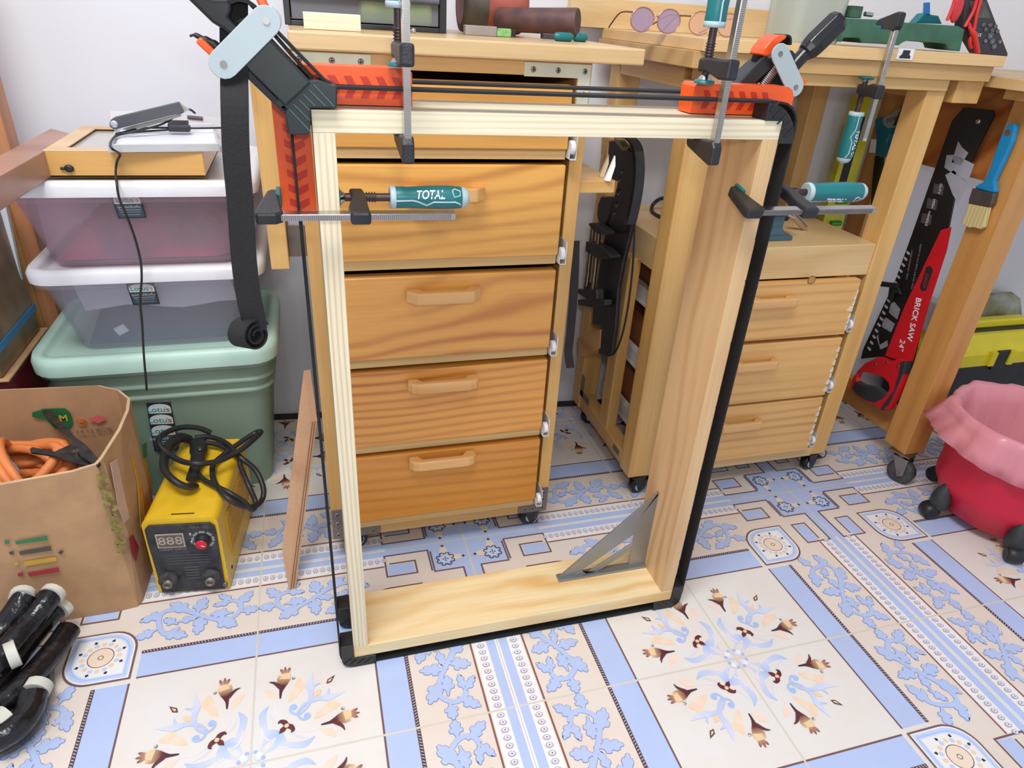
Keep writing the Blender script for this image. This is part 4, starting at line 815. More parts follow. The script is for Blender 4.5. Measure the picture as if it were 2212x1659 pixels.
# shop labels
LAB = plain('label_slate', (70, 86, 100), .5, noise=.02); LABW = plain('label_white', (232, 240, 240), .5, noise=0); LT = plain('label_teal', (24, 150, 150), .5, noise=0); LO = plain('label_orange', (236, 150, 60), .5, noise=0)
def shop_label(A, B, C_, D_, parent, full=True):
    """sticker: A top-left, B top-right, C bottom-right, D bottom-left on the tub's face"""
    A, B, C_, D_ = V(A), V(B), V(C_), V(D_); ax = (B - A).normalized(); az = (A - D_); az = (az - ax * az.dot(ax)).normalized(); n = ax.cross(az); n = n if n.y < 0 else -n
    wdt = (B - A).length; hgt = (A - D_).length; o = D_; M = Matrix((ax, az, n)).transposed().to_4x4(); M.translation = o + n * .0012
    def q(pts, z, mat, nm, par): 
        w = MB(); w.prism([M @ V((a * wdt, b * hgt, z)) for a, b in pts], n * .00025); return w.build(nm, mat, par)
    sl = q([(0, 0), (1, 0), (1, 1), (0, 1)], 0, plain('label_dark', (44, 54, 66), .5), 'label', parent)
    arc = [(.04, .60), (.96, .60), (.96, .80)] + [(.5 + .46 * math.cos(math.pi * k / 8), .80 + .16 * math.sin(math.pi * k / 8)) for k in range(1, 8)] + [(.04, .80)]
    q([(.05, .62), (.95, .62), (.95, .12), (.88, .05), (.12, .05), (.05, .12)], .0003, LAB, 'print', sl); q(arc, .0005, LABW, 'print', sl)
    text('lettering', 'Lotus', hgt * .26, M @ Matrix.Translation((wdt * .42, hgt * .75, .0009)), LT, sl, bold=.0001, depth=.0001)
    text('lettering', "'s", hgt * .26, M @ Matrix.Translation((wdt * .82, hgt * .75, .0009)), LO, sl, bold=.0001, depth=.0001)
    if full:
        text('lettering', 'อุปกรณ์จัดเก็บ', hgt * .13, M @ Matrix.Translation((wdt * .5, hgt * .47, .0008)), WTXT, sl, depth=.0001)
        q([(.12, .36), (.88, .36), (.88, .345), (.12, .345)], .0006, WTXT, 'print', sl); q([(.14, .28), (.86, .28), (.86, .25), (.14, .25)], .0006, LAB if False else plain('label_line', (150, 162, 172), .5), 'print', sl); q([(.18, .17), (.82, .17), (.82, .14), (.18, .14)], .0006, plain('label_line', (150, 162, 172), .5), 'print', sl)
    return sl
def FACE(px, py, bot, top, z0, z1, off=.0012):
    a, b = V((0, bot[2], z0)), V((0, top[2], z1)); d = b - a; n = V((0, -d.z, d.y)).normalized()
    return pln(px, py, n, n.dot(a) + off)
F3 = ((-.69, -.385, .238, .50), (-.715, -.352, .195, .515), .535, .672); F2 = ((-.69, -.405, .262, .50), (-.712, -.358, .205, .505), .364, .522); F1 = ((-.735, -.385, .275, .50), (-.752, -.352, .215, .515), .001, .343)
shop_label(FACE(243, 418, *F3), FACE(306, 417, *F3), FACE(318, 467, *F3), FACE(256, 471, *F3), t3)
shop_label(FACE(277, 611, *F2), FACE(337, 609, *F2), FACE(346, 653, *F2), FACE(288, 658, *F2), t2)
for k in range(3): shop_label(FACE(318 + k * 3, 870 + k * 23, *F1, .0012 + k * .0012), FACE(371 + k * 4, 868 + k * 23, *F1, .0012 + k * .0012), FACE(381 + k * 4, 925 + k * 23, *F1, .0012 + k * .0012), FACE(328 + k * 3, 928 + k * 23, *F1, .0012 + k * .0012), gt, full=(k == 2))
# wooden box with a glazed lid, light panel, folded arm, cable, beam
bx = thing('display_box', 'shallow wooden box with a glass top lying on the topmost storage box', 'box', (-.53, .33, .693))
zb1, zt1 = .6935, .7335; bx0, bx1, by0, by1 = -.651, -.418, .214, .46; f_ = .028
BOXW = wood('honey_box', (222, 172, 98), (206, 150, 76), 'x', 8, 2, .4, 4)
w = MB(); w.box(bx0, bx1, by0, by0 + f_ * .5, zb1, zt1); w.box(bx0, bx1, by1 - f_ * .5, by1, zb1, zt1); w.box(bx0, bx0 + f_ * .5, by0 + f_ * .5, by1 - f_ * .5, zb1, zt1); w.box(bx1 - f_ * .5, bx1, by0 + f_ * .5, by1 - f_ * .5, zb1, zt1); w.box(bx0, bx1, by0, by1, zb1, zb1 + .004)
w.build('body', BOXW, bx, .001)
w = MB(); 
for a in ((bx0, bx1, by0, by0 + f_), (bx0, bx1, by1 - f_, by1), (bx0, bx0 + f_, by0 + f_, by1 - f_), (bx1 - f_, bx1, by0 + f_, by1 - f_)): w.box(*a, zt1, zt1 + .002)
w.build('lid_frame', wood('pale_lid', (226, 192, 150), (210, 170, 124), 'x', 10, 1, .45, 4), bx, .0005)
MB().box(bx0 + .02, bx1 - .02, by0 + .02, by1 - .02, zt1 - .006, zt1 - .003).build('glass', plain('lid_glass', (196, 192, 184), .12, noise=.03), bx)
w = MB(); c = PY(149, 364, by0 - .003); w.sphere(c, .006, 10, (1.2, .6, 1)); w.cyl(c - X_ * .012, c, .0022); w.cyl(c, c + Y_ * .004, .003); w.build('latch', BLK, bx)
lp = thing('light_panel', 'silver-edged white light panel lying askew on the glass-topped wooden box', 'panel', (-.49, .33, .737))
C0 = [PZ(235, 328, .7375), PZ(475, 325, .7375)]; d = (C0[1] - C0[0]).normalized(); n = V((-d.y, d.x, 0)); Lx = (C0[1] - C0[0]).length; dp = .215; z0 = .7362
def pp(a, b, z): return C0[0] + d * a + n * b + V((0, 0, z - C0[0].z))
for nm, a0, a1, b0, b1 in (('edge', 0, Lx, 0, .004), ('edge', 0, Lx, dp - .004, dp), ('edge', 0, .004, .004, dp - .004), ('edge', Lx - .004, Lx, .004, dp - .004)):
    w = MB(); w.prism([pp(a0, b0, z0), pp(a1, b0, z0), pp(a1, b1, z0), pp(a0, b1, z0)], (0, 0, .0125)); w.build(nm, plain('silver_edge', (206, 208, 210), .35, .35, noise=.03), lp, .0006)
w = MB(); w.prism([pp(.004, .004, z0 + .002), pp(Lx - .004, .004, z0 + .002), pp(Lx - .004, dp - .004, z0 + .002), pp(.004, dp - .004, z0 + .002)], (0, 0, .003)); w.build('diffuser', plain('panel_white', (236, 238, 246), .4, noise=.01), lp)
cdb = thing('card_sheet', 'bent white card with a finger slot standing behind the light panel', 'card', (-.5, .47, .75))
w = MB(); w.prism([PY(*p, .470) for p in ((238, 240), (300, 240), (392, 246), (480, 256), (484, 300), (240, 302))], (0, .0015, 0)); w.build('card', plain('white_card', (228, 230, 240), .6, noise=.01), cdb)
w = MB(); a, b = PY(405, 253, .4695), PY(438, 256, .4695); link(a, b, .4693, .0004, .0042, cdb, 'slot', plain('slot_grey', (120, 118, 122), .7)) if False else w.tube([a, b], .0036, 10); w.build('slot_edge', plain('slot_grey', (96, 94, 100), .7), cdb)
ar = thing('folding_arm', 'folded dark grey metal arm with a round rivet lying on the light panel', 'arm', (-.53, .36, .76))
GRY = plain('dark_grey_paint', (84, 86, 92), .4, noise=.03)
w = MB(); w.prism([PY(*p, .33) for p in ((240, 258), (236, 266), (237, 274), (244, 279), (252, 279), (396, 243), (385, 221), (246, 254))], (0, .014, 0)); w.build('arm', GRY, ar, .001)
w = MB(); w.prism([PY(*p, .345) for p in ((386, 222), (395, 243), (408, 238), (390, 226))], (0, .012, 0)); w.prism([PY(*p, .338) for p in ((262, 280), (280, 274), (390, 246), (390, 252), (290, 282))], (0, .01, 0)); w.build('inner_arm', plain('arm_pale', (180, 184, 176), .4, .2), ar, .0006)
w = MB(); c = PY(247, 268, .3295); w.lathe(c, -Y_, [(0, .0062), (.0015, .0062), (.003, .004), (.003, .0005)], n=20); w.build('rivet', plain('pale_rivet', (198, 206, 216), .3, .4), ar)
cbl = thing('power_cable', 'thin black cable with inline switch over the light panel, hanging down the storage boxes', 'cable', (-.56, .2, .6))
zc = .7435
pts = [PZ(422, 245, .775), PZ(408, 236, .782), PZ(390, 244, .775), PZ(350, 268, .76), PZ(300, 282, .752), PZ(255, 292, .7465), PZ(243, 301, .75), PY(262, 330, .203), PY(253, 348, .203), PY(250, 370, .203), PY(252, 395, .170), PY(258, 430, .168), PY(272, 462, .168), PY(290, 510, .172), PY(303, 560, .172), PY(306, 600, .168), PY(303, 650, .168), PY(307, 700, .168), PY(311, 770, .168), PY(315, 815, .170), PY(317, 842, .172)]
pts[7:8] = [PZ(238, 312, .7515), PZ(243, 322, .751), PY(259, 333, .2)]
w = MB(); w.tube(smooth_curve(pts, 5), .0019, 8); w.build('cable', BLK, cbl)
w = MB(); w.tube(smooth_curve([PZ(250, 290, .7468), PZ(300, 278, .75), PZ(360, 276, .75), PZ(420, 277, .75), PZ(483, 276, .75)], 5), .0018, 8); w.tube(smooth_curve([PZ(260, 288, .7468), PZ(310, 284, .749), PZ(370, 280, .75)], 4), .0018, 8); w.build('cable', BLK, cbl)
w = MB(); c = PZ(388, 277, .752); w.obox(c, X_, Y_, Z_, .0175, .009, .005); w.obox(PZ(385, 268, .757), X_, V((0, 1, .4)), V((0, -.4, 1)), .017, .009, .003); w.build('switch', plain('switch_black', (46, 44, 52), .4), cbl, .0015)
bm_ = thing('wooden_beam', 'brown hollow-looking wooden beam lying across the back left of the storage boxes', 'beam', (-.68, .3, .7))
a, b_, c_, e_ = PZ(158, 290, .735), PZ(110, 277, .735), PZ(-70, 372, .735), PZ(-40, 402, .735)
w = MB(); w.prism([a, b_, c_, e_], (0, 0, -.0405)); w.build('body', wood('beam_brown', (176, 134, 116), (160, 116, 98), 'x', 6, 1, .45, 3, coat=.3), bm_, .0015)
# ---------------------------------------------------------------- post, panels and cartons at the left edge
pst = thing('wooden_post', 'upright reddish wooden post against the wall at the left edge', 'post', (-.8, .46, 0))
MB().box(-.842, -.772, .44, .49, 0, 1.05).build('post', wood('post_red', (202, 140, 96), (176, 104, 64), 'z', 20, 1.4, .5, 6), pst, .002)
MB().box(-.842, -.800, .432, .4398, 0, 1.05).build('facing', wood('post_light', (222, 178, 112), (206, 156, 90), 'z', 20, 1.2, .5, 6), pst, .001)
pn = MB(); pn.prism([PY(*p, .36) for p in ((-60, 380), (2, 398), (64, 690), (-20, 690))], (0, .012, 0)); o = pn.build('white_panel', plain('foam_white', (222, 226, 236), .6, noise=.01), None, .002); tag(o, 'white board edge standing between the cartons and the wooden post', 'board')
ct = thing('carton', 'worn brown carton with a blue plastic strap at the left edge', 'carton', (-.95, .2, .3))
CARD = plain('cardboard', (186, 146, 106), .8, noise=.08, nscale=25, bump=.15, bscale=60); CARDD = plain('cardboard_inner', (176, 134, 96), .85, noise=.06, nscale=30); CARDE = plain('cardboard_edge', (206, 174, 134), .9, noise=.1)
w = MB(); w.box(-1.10, -.788, .17, .38, .362, .62); w.build('body', plain('taped_carton', (150, 118, 86), .35, noise=.25, nscale=16), ct, .004)
w = MB(); w.box(-1.102, -.785, .166, .3825, .404, .416); w.build('strap', plain('blue_strap', (38, 122, 176), .4), ct)
w = MB(); w.box(-1.11, -.778, .165, .39, .356, .3615); w.build('flap', CARD, ct, .002)
rb = tag(MB().box(-1.11, -.782, .175, .39, .001, .354).build('red_bin', plain('dark_red_plastic', (122, 26, 44), .45, noise=.15, nscale=8), None, .02, 3), 'dark red container under the strapped carton at the left edge', 'container')
# ---------------------------------------------------------------- open cardboard box with hose
cx = thing('cardboard_box', 'open brown cardboard box full of orange hose on the floor at left', 'cardboard box', (-.75, .04, 0))
outb = [(-1.02, -.062), (-.80, -.060), (-.640, -.057), (-.606, -.052), (-.600, -.040), (-.596, .03), (-.590, .075), (-.592, .105), (-.602, .130), (-.635, .141), (-.80, .15), (-1.02, .158)]
def zt(i): return (.292, .290, .305, .311, .314, .322, .332, .338, .343, .350, .352, .345)[i]
n = len(outb); th = .0045; bot_, topo, topi, boti = [], [], [], []
cen = V((-.8, .05, 0))
for i, (a, b) in enumerate(outb):
    p = V((a, b, 0)); dirn = (cen - p); dirn.normalize(); q = p + V((dirn.x * th, dirn.y * th * 1.2, 0))
    bul = V((.010 if i in (5, 6, 7) else 0, 0, 0))
    bot_.append(V((a, b, .001))); topo.append(p + bul + Z_ * zt(i)); topi.append(q + bul + Z_ * (zt(i) + .001)); boti.append(V((q.x, q.y, .006)))
w = MB(); mid = [(bot_[i] + topo[i]) * .5 + V((.006 if i in (4, 5, 6) else 0, -.004 if i in (1, 2) else 0, 0)) for i in range(n)]
w.rings([bot_, mid, topo], cap=False, smooth=False); w.cur = 1; w.rings([topi, boti], cap=False, smooth=False); w.cur = 2; w.rings([topo, topi], cap=False, smooth=False); w.cur = 1; w.add(boti, [tuple(range(n))]); w.cur = 0; w.add(bot_, [tuple(range(n - 1, -1, -1))])
bxm = w.build('body', [CARD, CARDD, CARDE], cx)
# print on the box
def decal(pts, y0, mat, nm, par, off=(0, -.0012, 0)):
    w = MB(); w.prism([p + V(off) for p in pts], V(off) * .2); return w.build(nm, mat, par)
def fq(px, yy=-.0645): return [PY(a, b, yy) for a, b in px]
GRN, CHA, YEL, RED_ = plain('print_green', (64, 124, 84), .7), plain('print_charcoal', (84, 78, 72), .7), plain('print_yellow', (206, 164, 56), .7), plain('print_red', (168, 52, 58), .7)
for nm, c_, px in (('print_bar', GRN, [(33, 1168), (102, 1156), (104, 1166), (35, 1175)]), ('print_bar', CHA, [(42, 1190), (110, 1178), (112, 1188), (44, 1198)]), ('print_bar', YEL, [(52, 1212), (120, 1202), (124, 1210), (54, 1222)]), ('print_bar', RED_, [(60, 1236), (127, 1224), (129, 1234), (64, 1244)]),
                   ('print_spot', GRN, [(10, 1167), (20, 1165), (21, 1173), (11, 1175)]), ('print_spot', CHA, [(20, 1191), (30, 1189), (31, 1196), (22, 1197)]), ('print_spot', YEL, [(32, 1214), (40, 1212), (41, 1219), (33, 1220)]), ('print_spot', RED_, [(39, 1237), (50, 1235), (51, 1243), (40, 1244)]), ('print_spot', CHA, [(132, 1187), (139, 1190), (132, 1197), (125, 1193)])):
    decal(fq(px), 0, c_, nm, bxm)
BEAN = plain('bean_print', (150, 136, 70), .7, noise=.25, nscale=120)
rnd = random.Random(2); w = MB()
for k in range(46):
    q = k / 46; px = 216 + 52 * q + rnd.uniform(-9, 11); py = 1020 + 175 * q + rnd.uniform(-6, 6)
    c = PY(px, py, -.0630); a = rnd.uniform(0, 3.1); r1, r2 = rnd.uniform(.004, .006), rnd.uniform(.003, .0042)
    w.prism([c + V((r1 * math.cos(t) * math.cos(a) - r2 * math.sin(t) * math.sin(a), 0, r1 * math.cos(t) * math.sin(a) + r2 * math.sin(t) * math.cos(a))) for t in [j * .785 for j in range(8)]], (0, -.0003 - .0002 * (k % 3), 0))
w.build('bean_print', [BEAN], bxm)
def rface(px, py, x=-.588): return PX(px, py, x)
for c_, px, xo in ((plain('print_pink', (222, 190, 176), .7), [(238, 1000), (262, 985), (284, 1115), (268, 1130), (256, 1100)], -.592), (YEL, [(282, 985), (300, 965), (318, 1000), (322, 1080), (304, 1140), (296, 1040)], -.5835), (GRN, [(306, 962), (316, 955), (317, 985), (310, 990)], -.582), (plain('print_amber', (214, 136, 40), .7), [(304, 1045), (324, 1020), (330, 1090), (314, 1140)], -.5825), (RED_, [(278, 1165), (292, 1148), (300, 1180), (294, 1212), (284, 1195)], -.593)):
    w = MB(); w.prism([rface(a, b, xo) for a, b in px], (.0005, 0, 0)); w.build('print_patch', c_, bxm)
yb_ = .1315
def bq(px, yy=.1395): return [PY(a, b, yy) for a, b in px]
def backy(px): return .132
decal([PY(a, b, .1385) for a, b in ((70, 890), (100, 882), (140, 881), (152, 890), (158, 912), (150, 925), (120, 925), (100, 905), (70, 900))], 0, plain('print_dk_green', (22, 104, 58), .6), 'print_patch', bxm)
Mx = lambda px, py, yy: Matrix.Translation(PY(px, py, yy)) @ Matrix.Rotation(math.radians(90), 4, 'X') 
text('lettering', 'M', .017, Mx(137, 904, .1365), YEL, bxm, bold=.0006)
text('lettering', '5 14:12 BOB', .0105, Mx(196, 931, .1325), plain('print_grey', (110, 92, 80), .8), bxm, sx=1.25)
w = MB(); c = PY(176, 911, .1355); w.tube([c + V((.0072 * math.cos(t * .3142 * 1), 0, .0072 * math.sin(t * .3142))) for t in range(20)], .0007, 6, cyclic=True)
for k in range(8): w.tube([c, c + V((.0045 * math.cos(k * .785), 0, .0045 * math.sin(k * .785)))], .0008, 5)
w.build('emblem', plain('print_orange', (206, 104, 40), .7), bxm)
decal([PY(a, b, .1345) for a, b in ((193, 903), (205, 899), (212, 896), (220, 900), (230, 902), (224, 909), (212, 914), (204, 909), (196, 911))], 0, plain('print_rose', (206, 92, 92), .7), 'print_patch', bxm)
# coiled orange hose: a bundle of loops tied with grey rope
hs = thing('coiled_hose', 'coiled orange hose heaped in the open cardboard box', 'hose', (-.8, .03, .2))
HOSE = plain('orange_hose', (226, 132, 70), .55, noise=.06)
rnd = random.Random(11); pts = []
C1 = V((-.80, .03, .225)); NT = 13; SEG = 22
for t in range(NT):
    ra, rb2 = .115 + rnd.uniform(-.012, .012), .062 + rnd.uniform(-.006, .006); off = V((rnd.uniform(-.01, .01), rnd.uniform(-.010, .010), -.05 + .095 * (t / NT)))
    for k in range(SEG):
        a = 2 * math.pi * k / SEG + .35
        sq_ = .55 + .45 * abs(math.cos((a - .9)))
        pts.append(C1 + off + V((ra * math.cos(a), rb2 * math.sin(a) * (1.0 + .1 * math.sin(2 * a + t)), .022 * math.sin(a * 1 + 1.0) + .010 * math.sin(3 * a + t * 1.7) + .0015 * k / SEG)))
w = MB(); w.tube(smooth_curve(pts, 2), .0080, 9); w.build('hose', HOSE, hs)
w = MB()
for k in range(7):      # near strands running over the front of the heap
    x0_ = -.84 + k * .0135; j = rnd.uniform(-.004, .004)
    w.tube(smooth_curve([V((x0_ - .02, .105, .245)), V((x0_ - .012, .06, .300 + j)), V((x0_ + .004, .01, .306 + j)), V((x0_ + .03, -.028, .285)), V((x0_ + .055, -.046, .235)), V((x0_ + .06, -.048, .18))], 4), .0068, 9)
w.build('hose', HOSE, hs)
rp = MB()
ROPE = plain('grey_rope', (150, 160, 176), .85, noise=.25, nscale=200)
for j in range(4):
    rp.tube(smooth_curve([V((-.875 + j * .004, .07, .30)), V((-.84, .07 + j * .004, .318)), V((-.80 + j * .003, .055 - j * .004, .324 + .003 * (j % 2))), V((-.765, .03 - j * .005, .31)), V((-.745 + j * .003, .005 - j * .003, .288)), V((-.742 + j * .002, -.02, .262)), V((-.752, -.030, .245))], 5), .0032, 7)
rp.build('rope_tie', ROPE, hs)
cl = thing('welding_clamp', 'dark steel ground clamp lying on the orange hose in the box', 'clamp', (-.66, .04, .3)); STD = plain('dull_steel', (96, 92, 92), .45, .8, noise=.25, nscale=50)
k9 = 340 / 1245
def cp(x, y, z): return PZ(x * k9, 800 + y * k9, z)
def strip(px, z, th_, name, m_=STD):
    w = MB(); w.prism([cp(a, b, z) for a, b in px], (0, 0, th_)); w.build(name, m_, cl, .0008)
strip([(325, 318), (345, 300), (385, 305), (470, 400), (600, 545), (690, 610), (770, 700), (800, 752), (780, 776), (640, 690), (560, 560), (440, 440), (340, 340)], .306, .005, 'upper_jaw')
strip([(240, 640), (262, 625), (440, 660), (560, 605), (640, 640), (690, 700), (782, 778), (740, 778), (600, 752), (470, 700), (380, 680), (250, 662)], .298, .005, 'lower_jaw')
w = MB(); c = cp(600, 635, .312); w.cyl(c, c - Z_ * .012, .006); w.build('pivot', STL, cl)
# ---------------------------------------------------------------- yellow welder
wl = thing('welding_machine', 'yellow inverter welder with black front panel standing on the tiles', 'welder', (-.5, .08, 0))
a0 = PZ(344, 1282, 0); a1 = PZ(498, 1272, 0); dx = (a1 - a0); dx.z = 0; Wd = dx.length; dx.normalize(); dy = V((-dx.y, dx.x, 0)); Hd = .168; Dd = .245
def wp(a, b, c): return a0 + dx * (a * Wd) + dy * b + Z_ * (c + .004)
YLW = plain('yellow_enamel', (232, 188, 40), .38, noise=.05, nscale=40); PNL = plain('panel_black', (32, 32, 36), .5, noise=.4, nscale=60, two=(58, 58, 60))
def sec(y, r, e=0):
    pts = [(0 + e, 0), (1 - e, 0)]
    for k in range(6): t = k / 5 * math.pi / 2; pts.append((1 - e - r / Wd + r / Wd * math.cos(t), Hd - e * Wd - r + r * math.sin(t)))
    for k in range(6): t = math.pi / 2 + k / 5 * math.pi / 2; pts.append((e + r / Wd + r / Wd * math.cos(t), Hd - e * Wd - r + r * math.sin(t)))
    return [wp(a, y, c) for a, c in pts]
w = MB(); w.rings([sec(0, .014), sec(Dd, .014)], smooth=False); bw = w.build('casing', YLW, wl, .0008)
w = MB(); w.prism([wp(a, -.0006, c) for a, c in [(.06, .002), (.94, .002), (.965, .13), (.96, .15), (.9, .158), (.1, .158), (.04, .15), (.035, .13)]], dy * -.004); fp = w.build('front_panel', PNL, wl, .001)
Mw = Matrix((dx, Z_, -dy)).transposed().to_4x4()
def Wm(a, c, off=-.0056): mm = Mw.copy(); mm.translation = wp(a, off, c); return mm
w = MB(); w.prism([wp(a, -.0046, c) for a, c in ((.16, .108), (.53, .108), (.53, .139), (.16, .139))], dy * -.0012); ds = w.build('display', plain('display_frame', (176, 168, 148), .5), fp)
w = MB(); w.prism([wp(a, -.0058, c) for a, c in ((.18, .1105), (.51, .1105), (.51, .1365), (.18, .1365))], dy * -.0004); w.build('screen', plain('screen_brown', (98, 84, 72), .2), ds)
text('digits', '888', .024, Wm(.345, .1235, -.0064), plain('digit_pale', (178, 166, 150), .5), ds, sx=1.15)
text('lettering', 'CURRENT DISPLAY', .0055, Wm(.35, .103, -.0048), plain('faint_print', (136, 132, 126), .6), fp)
text('lettering', 'MMA-200', .008, Wm(.75, .150, -.0048), plain('faint_print2', (110, 100, 80), .6), fp)
w = MB(); c = wp(.775, -.0046, .122)
for k in range(7): t = math.radians(-40 + k * 43 - 0); w.obox(c + dx * (.017 * math.cos(t)) + Z_ * (.017 * math.sin(t)) - dy * .0002, dx * math.cos(t) + Z_ * math.sin(t), dy, (dx * -math.sin(t) + Z_ * math.cos(t)), .0022, .0003, .0052)
w.build('scale', plain('scale_grey', (150, 150, 150), .5), fp)
w = MB(); w.lathe(c, -dy, [(0, .0125), (.007, .0115), (.009, .010), (.014, .0095)], n=24); kn = w.build('knob', BLK, fp)
w = MB(); w.lathe(c - dy * .0138, -dy, [(0, .0098), (.0015, .0092), (.0018, .001)], n=24); kc = w.build('knob_cap', plain('red_cap', (206, 24, 44), .35), kn)
w = MB(); w.obox(c - dy * .0157 + dx * .003 - Z_ * .0015, dx * .9 - Z_ * .45, dy, Z_ * .9 + dx * .45, .0035, .0002, .0005); w.build('pointer', WTXT, kc)
for cc in (.135, .118):
    w = MB(); w.lathe(wp(.62, -.0046, cc), -dy, [(0, .0038), (.002, .0034), (.0025, .001)], n=14); w.build('lamp', STL, fp)
for k in range(4):
    w = MB(); w.obox(wp(.53, -.0047, .089 - k * .0062), dx, dy, Z_, .035, .0008, .0011); w.build('vent_slot', plain('slot_grey2', (78, 78, 80), .6), fp)
for k in range(5):
    w = MB(); w.obox(wp(.54, -.0047, .060 - k * .0065), dx, dy, Z_, .012, .0008, .0014); w.build('vent_slot', plain('slot_grey2', (78, 78, 80), .6), fp)
for a in (.20, .78):
    c = wp(a, -.0046, .034); w = MB(); w.lathe(c, -dy, [(0, .0175), (.006, .017), (.008, .0145), (.008, .009)], n=26); so = w.build('socket', plain('dusty_black', (74, 72, 72), .8, noise=.3, nscale=90), fp)
    w = MB(); w.lathe(c - Z_ * .003, -dy, [(0, .0085), (.014, .008), (.014, .0055), (.010, .005)], n=18); w.build('terminal', plain('brass_grey', (132, 122, 112), .5, .5), so)
w = MB(); w.lathe(wp(.95, -.003, .012), -dy, [(0, .005), (.003, .0045), (.0035, .001)], n=16); w.build('terminal', plain('brass_grey', (132, 122, 112), .5, .5), fp)
w = MB(); w.obox(wp(.53, .012, Hd - .0002), dx, dy, Z_, .019, .0013, .0006); w.build('handle_slot', BLK, bw)
w = MB(); w.obox(wp(.5, .235, Hd - .0002), dx, dy, Z_, .022, .0013, .0006); w.build('handle_slot', BLK, bw)
for r_ in range(15):
    w = MB(); w.obox(wp(1.0, .045 + r_ * .012, .09), dy, dx, Z_, .0035, .003, .042); w.build('louvre', plain('yellow_dark', (196, 146, 18), .4), bw, .001)
c = wp(1, .03, .022); w = MB(); w.lathe(c, dx, [(0, .004), (.001, .0035), (.0015, .001)], n=12); w.build('screw', BLKS, bw)
# handle strap + cables on the welder
hw_ = plain('black_rubber', (44, 42, 44), .45, noise=.15, nscale=80)
kk = 280 / 1159
def wc(x, y, z): return PZ(320 + x * kk, 890 + y * kk, z)
zt_w = Hd + .004
hh = MB(); hh.tube(smooth_curve([wc(410, 660, zt_w + .010), wc(340, 668, zt_w + .022), wc(240, 620, zt_w + .034), wc(150, 520, zt_w + .04), wc(150, 400, zt_w + .042), wc(200, 290, zt_w + .04), wc(290, 230, zt_w + .03), wc(380, 250, zt_w + .012)], 5), .0105, 10, flat=.6); hh.build('carry_handle', hw_, wl)
ch = thing('electrode_holder', 'black rubber electrode holder lying on top of the yellow welder', 'electrode holder', (-.48, .1, .18), )
w = MB(); w.tube(smooth_curve([wc(445, 250, zt_w + .016), wc(450, 330, zt_w + .017), wc(440, 430, zt_w + .016), wc(415, 520, zt_w + .014), wc(395, 600, zt_w + .012)], 4), [.008] + [.016] * 5 + [.013] * 4 + [.0105] * 4 + [.0115] * 3, 14, flat=.6); w.build('holder', hw_, ch)
w = MB(); w.lathe(wc(462, 330, zt_w + .026), Z_, [(0, .005), (.002, .004)], n=12); w.build('screw', STL, ch)
cbw = thing('welder_cable', 'thick black rubber cable looped over the yellow welder and down beside it', 'cable', (-.45, .15, .2), )
zz = zt_w + .012
w = MB(); w.tube(smooth_curve([wc(560, 185, zz + .006), wc(440, 140, zz + .022), wc(280, 140, zz + .034), wc(130, 200, zz + .044), wc(95, 280, zz + .044), wc(180, 370, zz + .034), wc(300, 440, zz + .030), wc(430, 460, zz + .034), wc(600, 445, zz + .024), wc(740, 390, zz + .018), wc(880, 300, zz + .02), wc(1005, 185, zz + .02), wc(960, 185, zz + .01), wc(800, 290, zz + .004), wc(680, 380, zz), wc(590, 460, zz), wc(575, 540, zz), wc(600, 640, zz), wc(700, 760, zz), wc(820, 830, zz - .02), wc(940, 850, zz - .045), wc(1015, 790, zz - .06), wc(1030, 680, zz - .045), wc(960, 520, zz - .02), wc(820, 400, zz + .006), wc(700, 280, zz + .008), wc(560, 225, zz + .006), wc(420, 230, zz + .004)], 5), .0052, 9); w.build('cable', hw_, cbw)
w = MB(); w.tube(smooth_curve([wc(430, 520, zz), wc(480, 590, zz), wc(580, 650, zz), wc(720, 720, zz), wc(850, 800, zz - .02), wc(920, 870, zz - .04), wc(950, 860, zz - .05), wc(960, 800, zz - .05), wc(900, 660, zz - .025), wc(830, 500, zz - .01), wc(800, 400, zz), wc(640, 300, zz + .004), wc(500, 270, zz + .006)], 5), .0048, 9); w.build('cable', hw_, cbw)
# leaning plywood offcut
py_ = thing('plywood_offcut', 'thin plywood offcut leaning upright left of the tall cabinet', 'plywood', (-.34, 0, 0))
A0, A1 = PZ(622, 1276, .0005), PZ(636, 1272, .0005); B0, B1 = V((-.290, .15, .345)), V((-.274, .15, .228)); 
B0 = PY(655, 800, .15); B1 = PY(685, 908, .15); Ct = PY(612, 1160, -.03)
f0 = [PZ(624, 1276, .0005), PY(608, 1190, -.045), PY(651, 805, .16), PY(666, 905, .10)]
w = MB(); thv = V((.0125, .003, 0)); w.prism([PZ(624, 1276, .0005), PY(671, 912, .09), PY(656, 800, .155), PY(609, 1190, -.03)], thv); w.build('board', [PLYF], py_, .0005)
w = MB()
for k in range(2): 
    o_ = thv * (.3 + .35 * k); w.tube([PZ(624, 1276, .0005) + o_ + V((0, -.0004, .003)), PY(671, 912, .09) + o_ + V((0, -.0004, 0))], .0006, 5)
w.build('ply_line', plain('glue_line', (120, 80, 52), .7), py_)
